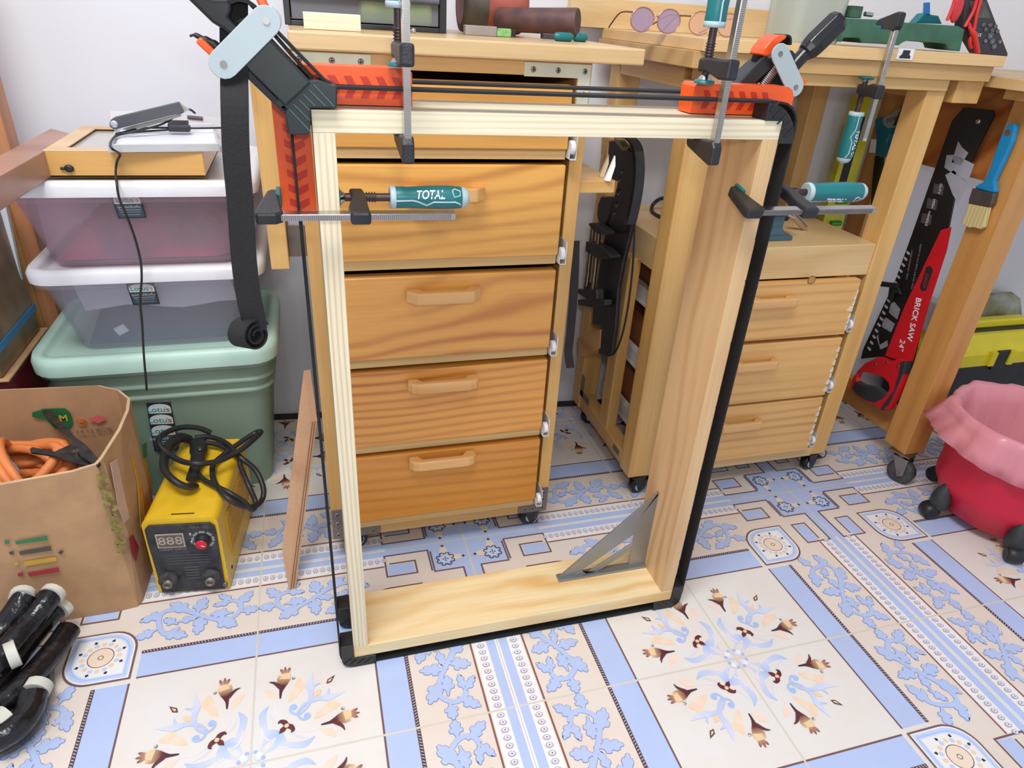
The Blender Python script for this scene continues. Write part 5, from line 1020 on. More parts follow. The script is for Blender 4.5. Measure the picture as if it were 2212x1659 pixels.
# ---------------------------------------------------------------- black taped bundle at the lower left
bn = thing('taped_bundle', 'bundle of black plastic-wrapped rods with white tape ends on the floor at lower left', 'bundle', (-.74, -.2, 0))
BAG = plain('shiny_black_film', (28, 27, 30), .22, noise=.3, nscale=80, bump=1.0, bscale=70)
k7 = 200 / 773
def bp(x, y, z): return PZ(x * k7, 1230 + y * k7, z)
def rod(pts, r):
    w = MB(); w.tube(smooth_curve(pts, 6), r, 14); o = w.build('rod', BAG, bn); return o
rod([bp(210, 215, .11), bp(140, 330, .10), bp(30, 480, .085), bp(-150, 700, .07)], .0175)
rod([bp(430, 205, .10), bp(370, 290, .095), bp(250, 440, .085), bp(100, 620, .08), bp(-80, 860, .07)], .018)
rod([bp(520, 300, .06), bp(400, 420, .055), bp(220, 640, .05), bp(40, 880, .045), bp(-100, 1060, .045)], .015)
rod([bp(575, 500, .042), bp(480, 640, .042), bp(330, 820, .042), bp(160, 1000, .045), bp(0, 1130, .045), bp(-120, 1240, .045)], .018)
rod([bp(350, 800, .018), bp(330, 1000, .018), bp(250, 1250, .018), bp(120, 1400, .018), bp(-60, 1480, .018)], .017)
rod([bp(280, 1040, .045), bp(240, 1180, .04), bp(120, 1330, .04), bp(-60, 1430, .04)], .019)
TAPE = plain('masking_tape', (214, 212, 200), .6, noise=.06)
def cuff(a, b, r, z): 
    w = MB(); p, q = bp(*a, z), bp(*b, z); w.tube([p, p + (q - p) * .5, q], r, 14); w.build('tape', TAPE, bn)
cuff((455, 185), (425, 222), .0185, .102); cuff((195, 200), (180, 240), .0182, .11); cuff((150, 690), (60, 730), .0205, .082); cuff((545, 300), (500, 345), .0155, .06); cuff((330, 960), (290, 1030), .0195, .043); cuff((80, 1230), (-20, 1310), .0205, .043)
# ---------------------------------------------------------------- hanging things between the cabinet and the bench
def polyX(px, x, th, name, mat, par=None, bev=0.0): 
    w = MB(); w.prism([PX(a, b, x) for a, b in px], (th, 0, 0)); return w.build(name, mat, par, bev)
def polyY(px, y, th, name, mat, par=None, bev=0.0):
    w = MB(); w.prism([PY(a, b, y) for a, b in px], (0, th, 0)); return w.build(name, mat, par, bev)
kq = 210 / 1290
def hp(x, y): return (1230 + x * kq, 230 + y * kq)
hb = thing('perforated_strap', 'black perforated plastic strap roll with hanging loops on the left side of the workbench', 'strap', (.36, .22, .5))
SB = plain('strap_black', (36, 34, 37), .35, noise=.15, nscale=60)
polyX([hp(*p) for p in ((520, 460), (640, 440), (770, 540), (860, 640), (850, 1000), (800, 1290), (750, 1500), (730, 1660), (560, 1660), (540, 1560), (560, 1290), (590, 1200), (640, 1000), (560, 960), (500, 800))], .352, .012, 'strip', SB, hb, .002)
k6 = 220 / 582
def ip(x, y): return (1220 + x * k6, 440 + y * k6)
polyX([ip(*p) for p in ((185, 0), (400, 0), (395, 60), (330, 330), (300, 480), (285, 700), (265, 850), (235, 872), (190, 860), (200, 700), (155, 690), (160, 590), (200, 330), (215, 240), (245, 100), (200, 60))], .353, .010, 'strip', SB, hb, .003)
polyX([hp(*p) for p in ((410, 1190), (590, 1190), (580, 1260), (520, 1500), (470, 1600), (380, 1540), (360, 1450), (370, 1300))], .350, .018, 'roll', SB, hb, .004)
w = MB(); w.cur = 0
HOLES = [((700, 860), 26), ((672, 960), 38), ((655, 1130), 44), ((635, 1290), 40), ((600, 1405), 34)]
for (a, b), r in HOLES:
    c = PX(*hp(a, b), .3515); e = PX(*hp(a + r, b), .3515); rr = r * kq / 1150
    w.cur = 0; w.lathe(c, -X_, [(-.0005, rr), (.0004, rr)], n=18)
    w.cur = 1; w.tube([c + V((-.0006, rr * math.cos(t * .314), rr * math.sin(t * .314))) for t in range(9, 19)], .0008, 6)
w.build('hole', [plain('deep_black', (8, 8, 9), .6), plain('hole_rim', (120, 116, 124), .4)], hb)
lo = MB()
for j, (x0_, dx_) in enumerate(((.346, 0), (.342, 18), (.338, 34))):
    lo.ribbon(smooth_curve([PX(*hp(690 + dx_, 410), x0_), PX(*hp(800 + dx_, 430), x0_), PX(*hp(880 + dx_, 560), x0_), PX(*hp(905 + dx_, 800), x0_), PX(*hp(890 + dx_, 1050), x0_), PX(*hp(850 + dx_, 1300), x0_), PX(*hp(790 + dx_, 1560), x0_)], 5), X_, .018, .0022)
lo.build('loop', SB, hb)
w = MB(); w.tube(smooth_curve([PX(*ip(402, 20), .345), PX(*ip(398, 200), .345), PX(*ip(385, 400), .345), PX(*ip(360, 600), .345), PX(*ip(325, 760), .345), PX(*ip(285, 850), .345), PX(*ip(245, 866), .345)], 5), .0032, 8, flat=.5); w.build('loop', SB, hb)
w = MB(); w.obox(PX(*hp(700, 490), .349), V((0, 1, .28)), X_, V((0, -.28, 1)), .024, .008, .0042); w.build('top_clip', plain('clip_olive', (132, 122, 92), .4), hb, .001)
sc = thing('screw_clamp', 'small black screw clamp with steel threaded rods hanging beside the perforated strap', 'clamp', (.34, .3, .45))
CLB = plain('clamp_black', (44, 43, 46), .4, noise=.1)
xc_ = .335
for o_, x_ in (((160, 140), (128, 460)), ((195, 160), (158, 500))), :
    pass
for a, b in (((163, 130), (125, 470)), ((197, 150), (157, 505))):
    A, B = PX(*ip(*a), xc_), PX(*ip(*b), xc_); w = MB(); w.cyl(A, B, .0048, n=12)
    d = (B - A); L_ = d.length; n_ = int(L_ / .003)
    for k in range(n_): w.lathe(A + d * (k / n_), d, [(-.001, .0048), (0, .0062), (.001, .0048)], n=10, cap=False)
    w.build('threaded_rod', STL, sc)
polyX([ip(*p) for p in ((135, 112), (165, 108), (237, 158), (232, 178), (185, 172), (140, 128))], xc_ - .010, .02, 'top_plate', CLB, sc, .001)
polyX([ip(*p) for p in ((120, 215), (150, 220), (215, 250), (262, 298), (255, 315), (190, 318), (115, 272))], xc_ - .012, .024, 'jaw', CLB, sc, .002)
polyX([ip(*p) for p in ((72, 548), (130, 545), (130, 490), (180, 490), (182, 545), (228, 550), (224, 582), (150, 594), (75, 580))], xc_ - .009, .018, 'bottom_jaw', CLB, sc, .002)
polyX([ip(*p) for p in ((68, 485), (105, 495), (110, 450), (145, 450), (140, 520), (120, 545), (72, 510))], xc_ + .012, .012, 'rear_jaw', CLB, sc, .002)
o = polyX([ip(*p) for p in ((72, 768), (208, 716), (200, 826), (82, 878))], .352, .03, 'wood_block', OAK_Y, None, .001); tag(o, 'small pale wooden block fixed low on the left side of the workbench', 'block')
o = polyX([hp(*p) for p in ((430, 395), (640, 440), (630, 470), (520, 462), (490, 660), (415, 630))], .366, .02, 'wood_block', OAK_Y, None, .001); tag(o, 'pale wooden block above the perforated strap on the workbench side', 'block')
for (a, b, c_), lab in ((((398, 935), (458, 945), (525, 640)), 'translucent tapered plastic wedge standing at the back of the shelf block'), (((468, 985), (545, 995), (612, 655)), 'white tapered plastic wedge standing at the front of the shelf block')):
    A = PZ(*hp(*a), .734); B = PZ(*hp(*b), .734); T = PY(*hp(*c_), A.y + .012); w = MB()
    mid = (B + T) * .5 + V((.004, 0, .004))
    w.prism([A, B, mid, T], (0, .006, 0)); o = w.build('plastic_wedge', plain('wedge_white', (232, 230, 228), .4, noise=.02) if 'white' in lab else plain('wedge_dull', (190, 172, 140), .4, noise=.02), None, .0006); tag(o, lab, 'wedge')
w = MB(); w.ribbon(smooth_curve([PX(1243, 520, .186), PX(1240, 620, .186), PX(1232, 720, .186), PX(1228, 760, .186), PX(1232, 795, .186)], 4), X_, .016, .0012); o = w.build('saw_blade', plain('dark_blade', (44, 40, 44), .4, .4)); tag(o, 'narrow dark blade hanging on the right side of the tall cabinet', 'blade')
w = MB(); w.tube(smooth_curve([PZ(1442, 428, .62), PZ(1425, 430, .615), PZ(1410, 443, .60), PZ(1408, 456, .5935), PZ(1420, 466, .5935), PZ(1440, 474, .5935)], 5), .0042, 9); o = w.build('black_cable', BLK); tag(o, 'curl of black cable lying on the workbench shelf', 'cable')
# vise on the shelf
vs_ = thing('bench_vise', 'blue-grey cast bench vise with steel handle standing on the workbench shelf', 'vise', (.66, .13, .59)); BG = plain('blue_grey_enamel', (66, 96, 108), .4, noise=.1)
w = MB(); w.box(.615, .697, .095, .17, .5902, .600); w.build('base', BG, vs_, .002)
w = MB(); w.rings([rrect(.625, .688, .105, .16, .006, .600), rrect(.632, .681, .11, .155, .006, .612), rrect(.632, .681, .11, .155, .006, .636), rrect(.62, .69, .10, .165, .006, .645)], smooth=False); w.build('body', BG, vs_)
w = MB(); w.cyl(PY(1713, 470, .12), PY(1698, 462, .12), .0035); w.build('handle', CHR, vs_)
w = MB(); w.cyl(PY(1685, 460, .13), PY(1700, 470, .13), .008); w.build('screw', IRON, vs_)
w = MB(); A = PY(1708, 462, .16); B = PZ(1738, 492, .5955); w.cyl(A, B, .0065, n=14); o = w.build('steel_tube', CHR); tag(o, 'short clear-steel tube leaning on the workbench shelf beside the vise', 'tube')
# spirit level
lv = thing('spirit_level', 'long yellow spirit level standing upright behind the right legs of the workbench', 'level', (1.0, .37, 0))
A = PY(1796, 478, .37); xL = A.x; YEL2 = plain('level_yellow', (212, 206, 30), .35, noise=.04)
T_ = PY(1870, 212, .37)
w = MB(); w.box(xL - .030, xL + .034, .365, .385, .001, .845); w.cur = 1; w.box(xL - .016, xL + .006, .3635, .3651, .60, .80); w.build('body', [YEL2, DTXT], lv, .001)
for zz in (.545, .60): 
    w = MB(); w.cyl((xL - .008, .362, zz), (xL + .022, .362, zz), .0065, n=12); w.build('vial', plain('vial_green', (60, 160, 70), .15, noise=.1), lv)
# hacksaw on the table side
hk = thing('hacksaw', 'teal-handled hacksaw with black frame hanging between the workbench and the table', 'saw', (1.09, .35, .7))
kh = 432 / 2212
def kp(x, y): return (1780 + x * kh, 180 + y * kh)
HKX = 1.088
polyX([kp(*p) for p in ((560, 400), (600, 370), (640, 380), (720, 480), (730, 560), (690, 640), (700, 800), (620, 820), (560, 780), (580, 640), (565, 520))], HKX, .02, 'handle', plain('teal_blue', (18, 108, 132), .4, noise=.08), hk, .003)
polyX([kp(*p) for p in ((640, 390), (740, 330), (870, 250), (890, 300), (860, 410), (760, 460), (700, 500), (650, 460))], HKX - .002, .016, 'grip', plain('grip_grey', (142, 148, 152), .5, noise=.08), hk, .002)
text('lettering', 'TOTAL', .012, Matrix.Translation(PX(*kp(760, 400), HKX - .0025)) @ Matrix.Rotation(math.radians(-90), 4, 'Z') @ Matrix.Rotation(math.radians(90), 4, 'X') @ Matrix.Rotation(math.radians(20), 4, 'Z'), BLK, hk)
polyX([kp(*p) for p in ((560, 800), (650, 820), (640, 1060), (590, 1300), (545, 1380), (510, 1400), (530, 1100))], HKX + .004, .006, 'frame_bar', BLKS, hk, .001)
polyX([kp(*p) for p in ((930, 120), (890, 200), (800, 380), (760, 470), (780, 470), (840, 390), (900, 240))], HKX - .006, .004, 'blade_arm', BLKS, hk, .0005)
w = MB(); w.prism([PX(*kp(*p), HKX - .001) for p in ((520, 615), (570, 620), (560, 770), (495, 765))], (.003, 0, 0)); w.build('plate', WPL, hk, .0006)
# brick saw in its printed sleeve
SX = 1.095
ks = 260 / 1078
def sp_(x, y): return (1800 + x * ks, 500 + y * ks)
bs = thing('brick_saw', 'red-handled brick saw in a black and red card sleeve hanging on the far right table', 'saw', (1.09, .1, .5))
def SP(a, b, off=0): return PX(a, b, SX - off)
def spoly(px, off, th, name, mat, par, bev=0):
    w = MB(); w.prism([SP(a, b, off) for a, b in px], (-th, 0, 0)); return w.build(name, mat, par, bev)
slv = spoly([(2085, 232), (2148, 238), (2150, 250), (2110, 330), (2064, 430), (2050, 500), (2005, 660), (1975, 780), (1960, 790), (1905, 770), (1862, 775), (1868, 752), (1935, 610), (1975, 500), (2010, 400), (2060, 260)], 0, .004, 'sleeve', plain('sleeve_black', (30, 28, 30), .35, noise=.1), bs)
RDS = plain('sleeve_red', (206, 28, 38), .4, noise=.03); SG = plain('sleeve_grey', (150, 150, 156), .45, noise=.12, nscale=70)
spoly([sp_(*p) for p in ((1062, 0), (965, 0), (900, 120), (640, 700), (560, 850), (455, 1115), (530, 1140), (690, 1150), (870, 620), (1020, 160))] if False else [(2056, 490), (2033, 497), (1955, 660), (1912, 768), (1935, 776), (1972, 780), (2010, 650), (2046, 540)], .0042, .0004, 'red_panel', RDS, slv)
for px in ([(2070, 305), (2078, 318), (2092, 330), (2075, 358), (2056, 350)], [(2045, 335), (2062, 334), (2105, 355), (2090, 395), (2040, 362)], [(2042, 378), (2060, 368), (2092, 395), (2070, 440), (2058, 420)]):
    spoly(px, .0042, .0003, 'print_block', plain('sleeve_silver', (172, 170, 182), .4, noise=.05), slv)
for (a, b), s_ in (((2030, 408), 'HEAVY'), ((2016, 440), 'HIGH'), ((2004, 472), 'SOFT')):
    pt = SP(a, b, .0046); Mt = Matrix.Translation(pt) @ Matrix.Rotation(math.radians(-90), 4, 'Z') @ Matrix.Rotation(math.radians(90), 4, 'X') @ Matrix.Rotation(math.radians(-84), 4, 'Z')
    spoly([(a - 12, b - 12), (a + 10, b - 7), (a + 6, b + 14), (a - 15, b + 9)], .0042, .0002, 'print_box', plain('print_box_grey', (88, 80, 82), .5), slv)
    text('lettering', {'HEAVY': 'DUTY', 'HIGH': 'HIGH', 'SOFT': 'HANDLE'}[s_], .0085, Mt, WTXT, slv)
# teeth printed along the sleeve edge
w = MB()
for k in range(17):
    q = k / 16; a = 1874 + (1958 - 1874) * q; b = 752 - (752 - 545) * q
    w.prism([SP(a + 1, b - 4, .0044), SP(a + 6, b, .0044), SP(a + 8, b + 4, .0044), SP(a + 5, b + 6, .0044), SP(a, b + 1, .0044)], (-.0003, 0, 0))
w.build('tooth_print', plain('tooth_white', (196, 194, 198), .5), slv)
for px in ([(1925, 655), (1932, 652), (1945, 668), (1938, 690), (1920, 675)], [(1908, 690), (1915, 686), (1933, 700), (1925, 718), (1905, 706)], [(1893, 728), (1897, 722), (1900, 745), (1917, 735), (1918, 748), (1902, 755)]):
    spoly(px, .0043, .0003, 'print_picture', SG, slv)
Mt = lambda a, b, rz=-74: Matrix.Translation(SP(a, b, .005)) @ Matrix.Rotation(math.radians(-90), 4, 'Z') @ Matrix.Rotation(math.radians(90), 4, 'X') @ Matrix.Rotation(math.radians(rz), 4, 'Z')
text('lettering', 'BRICK SAW', .021, Mt(1974, 690, -81), WTXT, slv, sx=.95, bold=.0003); text('lettering', '24"', .0215, Mt(1947, 746, -81), WTXT, slv)
w = MB(); c = SP(2001, 602, .0046); d = (SP(1994, 624, .0046) - SP(2008, 581, .0046)); w.prism([c + d * (.40 * s) + V((0, .0105 * math.cos(t), .0105 * math.sin(t))) for s, t0 in ((1, math.pi), (-1, 0)) for t in [t0 + k * math.pi / 8 + (.35) for k in range(9)]], (-.0004, 0, 0)); w.build('badge', DTXT, slv)
text('lettering', 'OKOI', .013, Mt(1999, 606, -80), plain('badge_red', (190, 40, 50), .5), slv)
text('lettering', 'READY TO CUT BRICK & BLOCK WALL', .006, Mt(1979, 577, -80), plain('fine_print', (150, 140, 146), .6), slv); text('lettering', 'LARGE HARDENED TEETH', .006, Mt(1964, 572, -80), plain('fine_print', (150, 140, 146), .6), slv) 
# pistol handle with its opening
def mix(a, b, t): return (a[0] + (b[0] - a[0]) * t, a[1] + (b[1] - a[1]) * t)
outer = [(270, 1245), (330, 1180), (455, 1120), (520, 1150), (570, 1160), (640, 1135), (705, 1155), (690, 1250), (640, 1400), (580, 1520), (545, 1590), (480, 1590), (420, 1540), (330, 1510), (250, 1450), (205, 1390), (225, 1310)]
inner = [(262, 1262), (330, 1250), (420, 1272), (500, 1300), (545, 1345), (560, 1400), (545, 1440), (520, 1470), (470, 1440), (400, 1390), (340, 1385), (290, 1370), (260, 1340), (250, 1310)]
def arc_match(ou, inn):      # pair each outline vertex with the nearest hole vertex
    return [min(inn, key=lambda q: (q[0] - p[0]) ** 2 + (q[1] - p[1]) ** 2) for p in ou]
im = arc_match(outer, inner)
w = MB(); R = []
for o_, i_ in zip(outer, im):
    a, b = SP(*sp_(*o_), .004), SP(*sp_(*i_), .004); e = V((-.018, 0, 0)); R.append([a, a + e, b + e, b])
R.append(R[0]); w.rings(R, cap=False, smooth=False); hdl = w.build('handle', RDS, bs, .002)
gr = [(250, 1330), (300, 1365), (345, 1375), (430, 1385), (500, 1440), (535, 1460), (500, 1500), (420, 1535), (330, 1505), (250, 1450), (215, 1400)]
spoly([sp_(*p) for p in gr], .0035, .0195, 'soft_grip', plain('dark_grip', (50, 50, 54), .6, noise=.1), hdl, .004)
spoly([sp_(*p) for p in ((660, 1165), (712, 1155), (690, 1260), (560, 1540), (490, 1600), (480, 1575), (600, 1420), (640, 1280))], .0035, .0205, 'soft_grip', plain('dark_grip', (50, 50, 54), .6), hdl, .002)
for p in ((380, 1190), (482, 1175), (580, 1210)):
    w = MB(); w.lathe(SP(*sp_(*p), .0219), -X_, [(0, .0038), (.0012, .0036), (.0014, .001)], n=14); w.build('screw', plain('copper_screw', (150, 90, 70), .4, .6), hdl)
w = MB(); w.lathe(SP(2114, 262, .004), -X_, [(0, .006), (.003, .0058), (.0045, .003), (.0045, .001)], n=16); o = w.build('hanging_bolt', CHR, None); tag(o, 'shiny bolt head holding up the top of the brick saw sleeve', 'bolt')
w = MB(); w.prism([SP(1886, 605, .006), SP(1945, 612, .006), SP(1943, 622, .006), SP(1884, 616, .006)], (-.01, 0, 0)); w.prism([SP(1925, 618, .006), SP(1945, 622, .006), SP(1950, 636, .006), SP(1935, 632, .006), SP(1928, 650, .006), SP(1922, 640, .006)], (-.006, 0, 0)); o = w.build('wing_nut_clamp', IRON, None, .001); tag(o, 'small black bracket with wing nut in front of the brick saw sleeve', 'bracket')
# paint brush
pb = thing('paint_brush', 'blue-handled paint brush hanging bristles down on the thick table leg', 'paint brush', (1.06, 0, .75)); BXx = 1.066
polyX([kp(*p) for p in ((2060, 440), (2110, 445), (2115, 490), (2080, 640), (2000, 820), (1900, 1030), (1880, 1080), (1895, 1190), (1870, 1215), (1660, 1160), (1680, 1130), (1760, 1090), (1830, 940), (1880, 780), (1960, 560), (2010, 470)) ], BXx, .012, 'handle', plain('brush_blue', (24, 132, 186), .3, noise=.04), pb, .003)
polyX([kp(*p) for p in ((1640, 1160), (1875, 1215), (1850, 1330), (1820, 1365), (1595, 1325), (1605, 1270))], BXx - .001, .014, 'ferrule', plain('brush_ferrule', (112, 106, 104), .35, .7, noise=.1), pb, .001)
BRI = wood('bristle', (214, 196, 140), (184, 160, 100), 'z', 120, .3, .8, 10, coat=0)
polyX([kp(*p) for p in ((1595, 1325), (1815, 1370), (1760, 1590), (1720, 1612), (1650, 1590), (1600, 1595), (1520, 1550), (1570, 1430))], BXx + .001, .010, 'bristles', BRI, pb, .001)
w = MB(); w.lathe(PX(*kp(2030, 545), BXx - .0003), -X_, [(0, .0062), (.0003, .0062)], n=14); w.build('hole', plain('hole_brown', (120, 70, 36), .7), pb)
# tool box
tx = thing('tool_box', 'yellow and black plastic tool box standing behind the thick table leg', 'tool box', (1.55, .26, 0)); TBY = plain('toolbox_yellow', (232, 216, 40), .38, noise=.03); TBK = plain('toolbox_black', (44, 44, 48), .5, noise=.12, nscale=30)
x0, x1, y0, y1 = 1.35, 1.78, .195, .36
w = MB(); w.rings([rrect(x0 + .01, x1 - .01, y0 + .008, y1 - .008, .015, .001), rrect(x0 + .002, x1 - .002, y0 + .002, y1 - .002, .015, .178)], smooth=False); w.build('body', TBK, tx, .002)
w = MB(); w.rings([rrect(x0, x1, y0, y1, .015, .179), rrect(x0, x1, y0, y1, .015, .215), rrect(x0 + .015, x1 - .015, y0 + .020, y1 - .015, .015, .235), rrect(x0 + .02, x1 - .02, y0 + .03, y1 - .02, .015, .262)], smooth=False); lid_ = w.build('lid', TBY, tx, .002)
p = PY(2165, 765, y0)
for cxl in (p.x, p.x + .22):
    w = MB(); w.prism([V((cxl + a, y0 - .004, z)) for a, z in ((-.024, .165), (.020, .165), (.026, .215), (.024, .224), (-.020, .224), (-.022, .20))], (0, .006, 0)); w.build('latch', TBK, tx, .002)
for sg in (-1, 1):
    w = MB(); w.rings([rrect(p.x + sg * .034 - .012, p.x + sg * .034 + .008, y0 - .010, y0 + .004, .003, .181), rrect(p.x + sg * .034 - .012, p.x + sg * .034 + .008, y0 - .010, y0 + .004, .003, .222)], smooth=False); w.build('latch_guard', TBY, lid_, .002)
w = MB(); w.box(x0 + .07, x1 - .07, .262, .292, .2622, .285); w.build('handle', TBY, tx, .005, 3)
w = MB(); w.box(x0 + .05, x1 - .05, .240, .314, .2621, .2632); w.build('handle_recess', TBK, lid_)
gb = thing('plastic_bag', 'clear bag of yellow and dark bits lying on the tool box lid', 'bag', (1.6, .35, .27))
w = MB(); lump(w, 1.48, 1.77, .318, .358, .2625, .34, seed=4, n=8); w.build('bag', plain('bag_mottled', (156, 160, 150), .3, noise=.5, nscale=18, two=(120, 112, 40)), gb)
w = MB(); w.box(1.352, 1.40, .26, .33, .2623, .345); o = w.build('packet', plain('pale_packet', (190, 204, 212), .4, noise=.1, nscale=40), None, .004); tag(o, 'pale printed plastic packet standing on the left end of the tool box', 'packet')
# red bin
bi = thing('waste_bin', 'red plastic waste bin on black casters lined with a pink bag', 'bin', (1.21, -.18, 0)); BR = plain('bin_red', (206, 26, 58), .42, noise=.03)
bc = V((1.213, -.186, 0))
def fl_(z, r, n=40, sq=1.0): return [bc + V((r * math.cos(2 * math.pi * k / n), r * math.sin(2 * math.pi * k / n), z)) for k in range(n)]
w = MB(); w.rings([fl_(.028, .108), fl_(.03, .118), (fl_(.07, .130)), fl_(.085, .140), fl_(.10, .142), fl_(.13, .140), fl_(.18, .147), fl_(.262, .158), fl_(.268, .160), fl_(.268, .156), fl_(.18, .1445), fl_(.05, .124)], cap=False); w.add(fl_(.028, .108), [tuple(range(39, -1, -1))]); w.add(fl_(.05, .124), [tuple(range(40))]); w.build('body', BR, bi)
for ang in (166, 236, 20, 300, 95):
    a = math.radians(ang); u = V((math.cos(a), math.sin(a), 0)); tt = V((-u.y, u.x, 0)); c = bc + u * .142
    w = MB(); w.tube(smooth_curve([c + Z_ * .034 - u * .006, c + Z_ * .05 - u * .004, c + Z_ * .075 - u * .006, c + Z_ * .10 - u * .012], 4), [.021] * 5 + [.0205, .0195] + [.018, .016, .013, .010, .006, .002][:6], 16); pd = w.build('caster_cover', plain('rubber_dark', (52, 56, 58), .6, noise=.15, nscale=50), bi)
    w = MB(); w.lathe(c + Z_ * .0195 + u * .012 - tt * .016, tt, [(0, .012), (.002, .0175), (.014, .019), (.018, .019), (.030, .0175), (.032, .012)], n=22); w.build('wheel', BLK, pd)
PB_ = clear('pink_film', (246, 176, 186), .3, .38)
lb2 = thing('bin_liner', 'translucent pink plastic bag folded over the rim of the red bin', 'bag', (1.21, -.18, .25))
rnd = random.Random(9); n = 72; rg = []
for z, r, am, ph in ((.07, .095, .005, 0), (.15, .122, .005, 1), (.23, .138, .005, 2), (.268, .146, .003, 2.5), (.276, .158, .003, 3), (.272, .166, .003, 3.2), (.255, .170, .005, 3.4), (.225, .172, .007, 3.6), (.198, .176, .010, 3.8)):
    L_ = []
    for k in range(n):
        a = 2 * math.pi * k / n; wv = am * (math.sin(a * 7 + ph) + .7 * math.sin(a * 13 + ph * 2.3) + .5 * math.sin(a * 23 + ph))
        dz = 0 if z > .24 or r < .16 else -.022 * max(0, math.cos(a - math.radians(245))) + .018 * max(0, math.cos(a - math.radians(165))) + .004 * math.sin(a * 5)
        ex = .028 * max(0, math.cos((a - math.radians(158)) * 3)) if (r > .174 and abs(a - math.radians(158)) < .5) else 0
        L_.append(bc + V(((r + wv + ex) * math.cos(a), (r + wv + ex) * math.sin(a), z + dz + wv * .4)))
    rg.append(L_)
w = MB(); w.rings(rg, cap=False); o = w.build('bag', PB_, lb2); md = o.modifiers.new('s', 'SOLIDIFY'); md.thickness = .0006
# ---------------------------------------------------------------- things on the cabinet's top
ZT = .9322
og = thing('parts_organizer', 'black parts organizer with clear drawers standing on the cabinet top against the wall', 'organizer', (-.14, .25, ZT))
OB = plain('organizer_black', (36, 37, 42), .4, noise=.05)
xo0, xo1, yo0, yo1 = -.266, -.016, .165, .30; zo = 1.10
w = MB(); w.box(xo0, xo0 + .009, yo0, yo1, ZT, zo); w.box(xo1 - .011, xo1, yo0, yo1, ZT, zo); w.box(xo0 + .009, xo1 - .011, yo0, yo1, ZT, ZT + .007); w.box(xo0 + .009, xo1 - .011, yo1 - .004, yo1, ZT + .007, zo); w.box(xo0 + .009, xo1 - .011, yo0, yo1, zo - .006, zo); w.box(xo0 + .009, xo1 - .011, yo0 + .01, yo1 - .004, .9785, .9815); w.build('frame', OB, og, .001)
w = MB(); w.box(xo0 + .011, xo1 - .013, yo0 + .003, yo0 + .005, ZT + .009, .978); w.build('drawer', clear('smoky_clear', (226, 226, 232), .1, .86), og)
w = MB(); w.cyl((xo0 + .011, yo0 - .002, .977), (xo1 - .013, yo0 - .002, .977), .005, n=12); w.build('drawer_lip', plain('grey_lip', (96, 102, 116), .25, noise=.1), og)
w = MB(); w.box(xo0 + .011, xo1 - .013, yo0 + .003, yo0 + .005, .984, 1.03); w.build('drawer', plain('pale_drawer', (150, 158, 176), .2, noise=.3, nscale=14), og)
w = MB(); w.box(-.15, -.035, yo0 + .02, yo0 + .09, ZT + .0085, .972); o = w.build('green_packet', plain('green_yellow', (140, 196, 40), .4, noise=.3, nscale=22, two=(206, 226, 90)), None, .006); tag(o, 'green and yellow packet inside the lower clear drawer of the black organizer', 'packet')
a, b = PY(657, 62, .03), PY(780, 65, .03)
w = MB(); w.box(a.x, b.x, .030, .048, ZT + .0002, PY(657, 25, .03).z); o = w.build('pine_offcut', PINE_X, None, .0008); tag(o, 'pale pine offcut standing on the cabinet top in front of the black organizer', 'offcut')
ml_ = thing('mallet', 'worn mallet with red and brown head and dark handle lying on the cabinet top', 'mallet', (.1, .25, ZT))
w = MB(); r_ = .047; cz = ZT + r_; w.lathe((.026, .262, cz), X_, [(0, r_ * .7), (.002, r_ * .93), (.010, r_), (.05, r_ * .985), (.095, r_), (.108, r_ * .95), (.114, r_ * .8)], n=34)
w.build('head', [plain('mallet_red', (176, 92, 76), .55, noise=.3, nscale=16, two=(132, 66, 58))], ml_)
w = MB(); w.lathe((.0255, .262, cz), X_, [(0, r_ * .72), (.002, r_ * .95), (.010, r_ * 1.006), (.042, r_ * 1.004)], n=34, cap=False); w.build('dark_band', plain('mallet_brown', (96, 84, 72), .6, noise=.3, nscale=20), ml_)
hw2 = PY(1074, 42, .215), PY(1248, 47, .13)
w = MB(); w.lathe(hw2[0], hw2[1] - hw2[0], [(0, .015), (.004, .0185), (.06, .0190), ((hw2[1] - hw2[0]).length - .003, .0205), ((hw2[1] - hw2[0]).length, .0195)], n=22); w.build('handle', plain('dark_wood_handle', (98, 66, 62), .6, noise=.25, nscale=25, two=(66, 40, 40)), ml_)
ll = thing('mini_level', 'small grey spirit level with green vial on the cabinet top before the mallet', 'level', (.05, .16, ZT))
a, b, c = PY(1004, 66, .16), PY(1072, 66, .16), PY(1115, 66, .16)
MB().box(a.x, b.x, .155, .172, ZT, ZT + .0145).build('body', plain('grey_body', (168, 160, 156), .4, .4), ll, .001)
w = MB(); w.box(b.x + .0004, c.x - .009, .155, .172, ZT, ZT + .0125); w.build('vial', plain('vial_green2', (70, 140, 84), .15, noise=.3, nscale=60, two=(160, 210, 130)), ll, .002)
w = MB(); w.box(c.x - .0088, c.x - .001, .157, .170, ZT + .001, ZT + .011); w.build('cap', BLK, ll, .001)
pl_ = thing('pliers', 'teal-handled pliers lying on the cabinet top under the mallet handle', 'pliers', (.2, .1, ZT))
for a, b, y in (((1196, 77), (1238, 84), .105), ((1238, 79), (1268, 88), .135)):
    A, B = PY(*a, y), PY(*b, y); A.z = B.z = ZT + .0065; w = MB(); d_ = (B - A); w.tube([A, A + d_ * .1, A + d_ * .3, B - d_ * .15, B], [.003, .0062, .0068, .0068, .003], 14); w.build('handle', TEAL, pl_)
A, B = PY(1170, 73, .115), PY(1202, 78, .108); A.z = B.z = ZT + .006
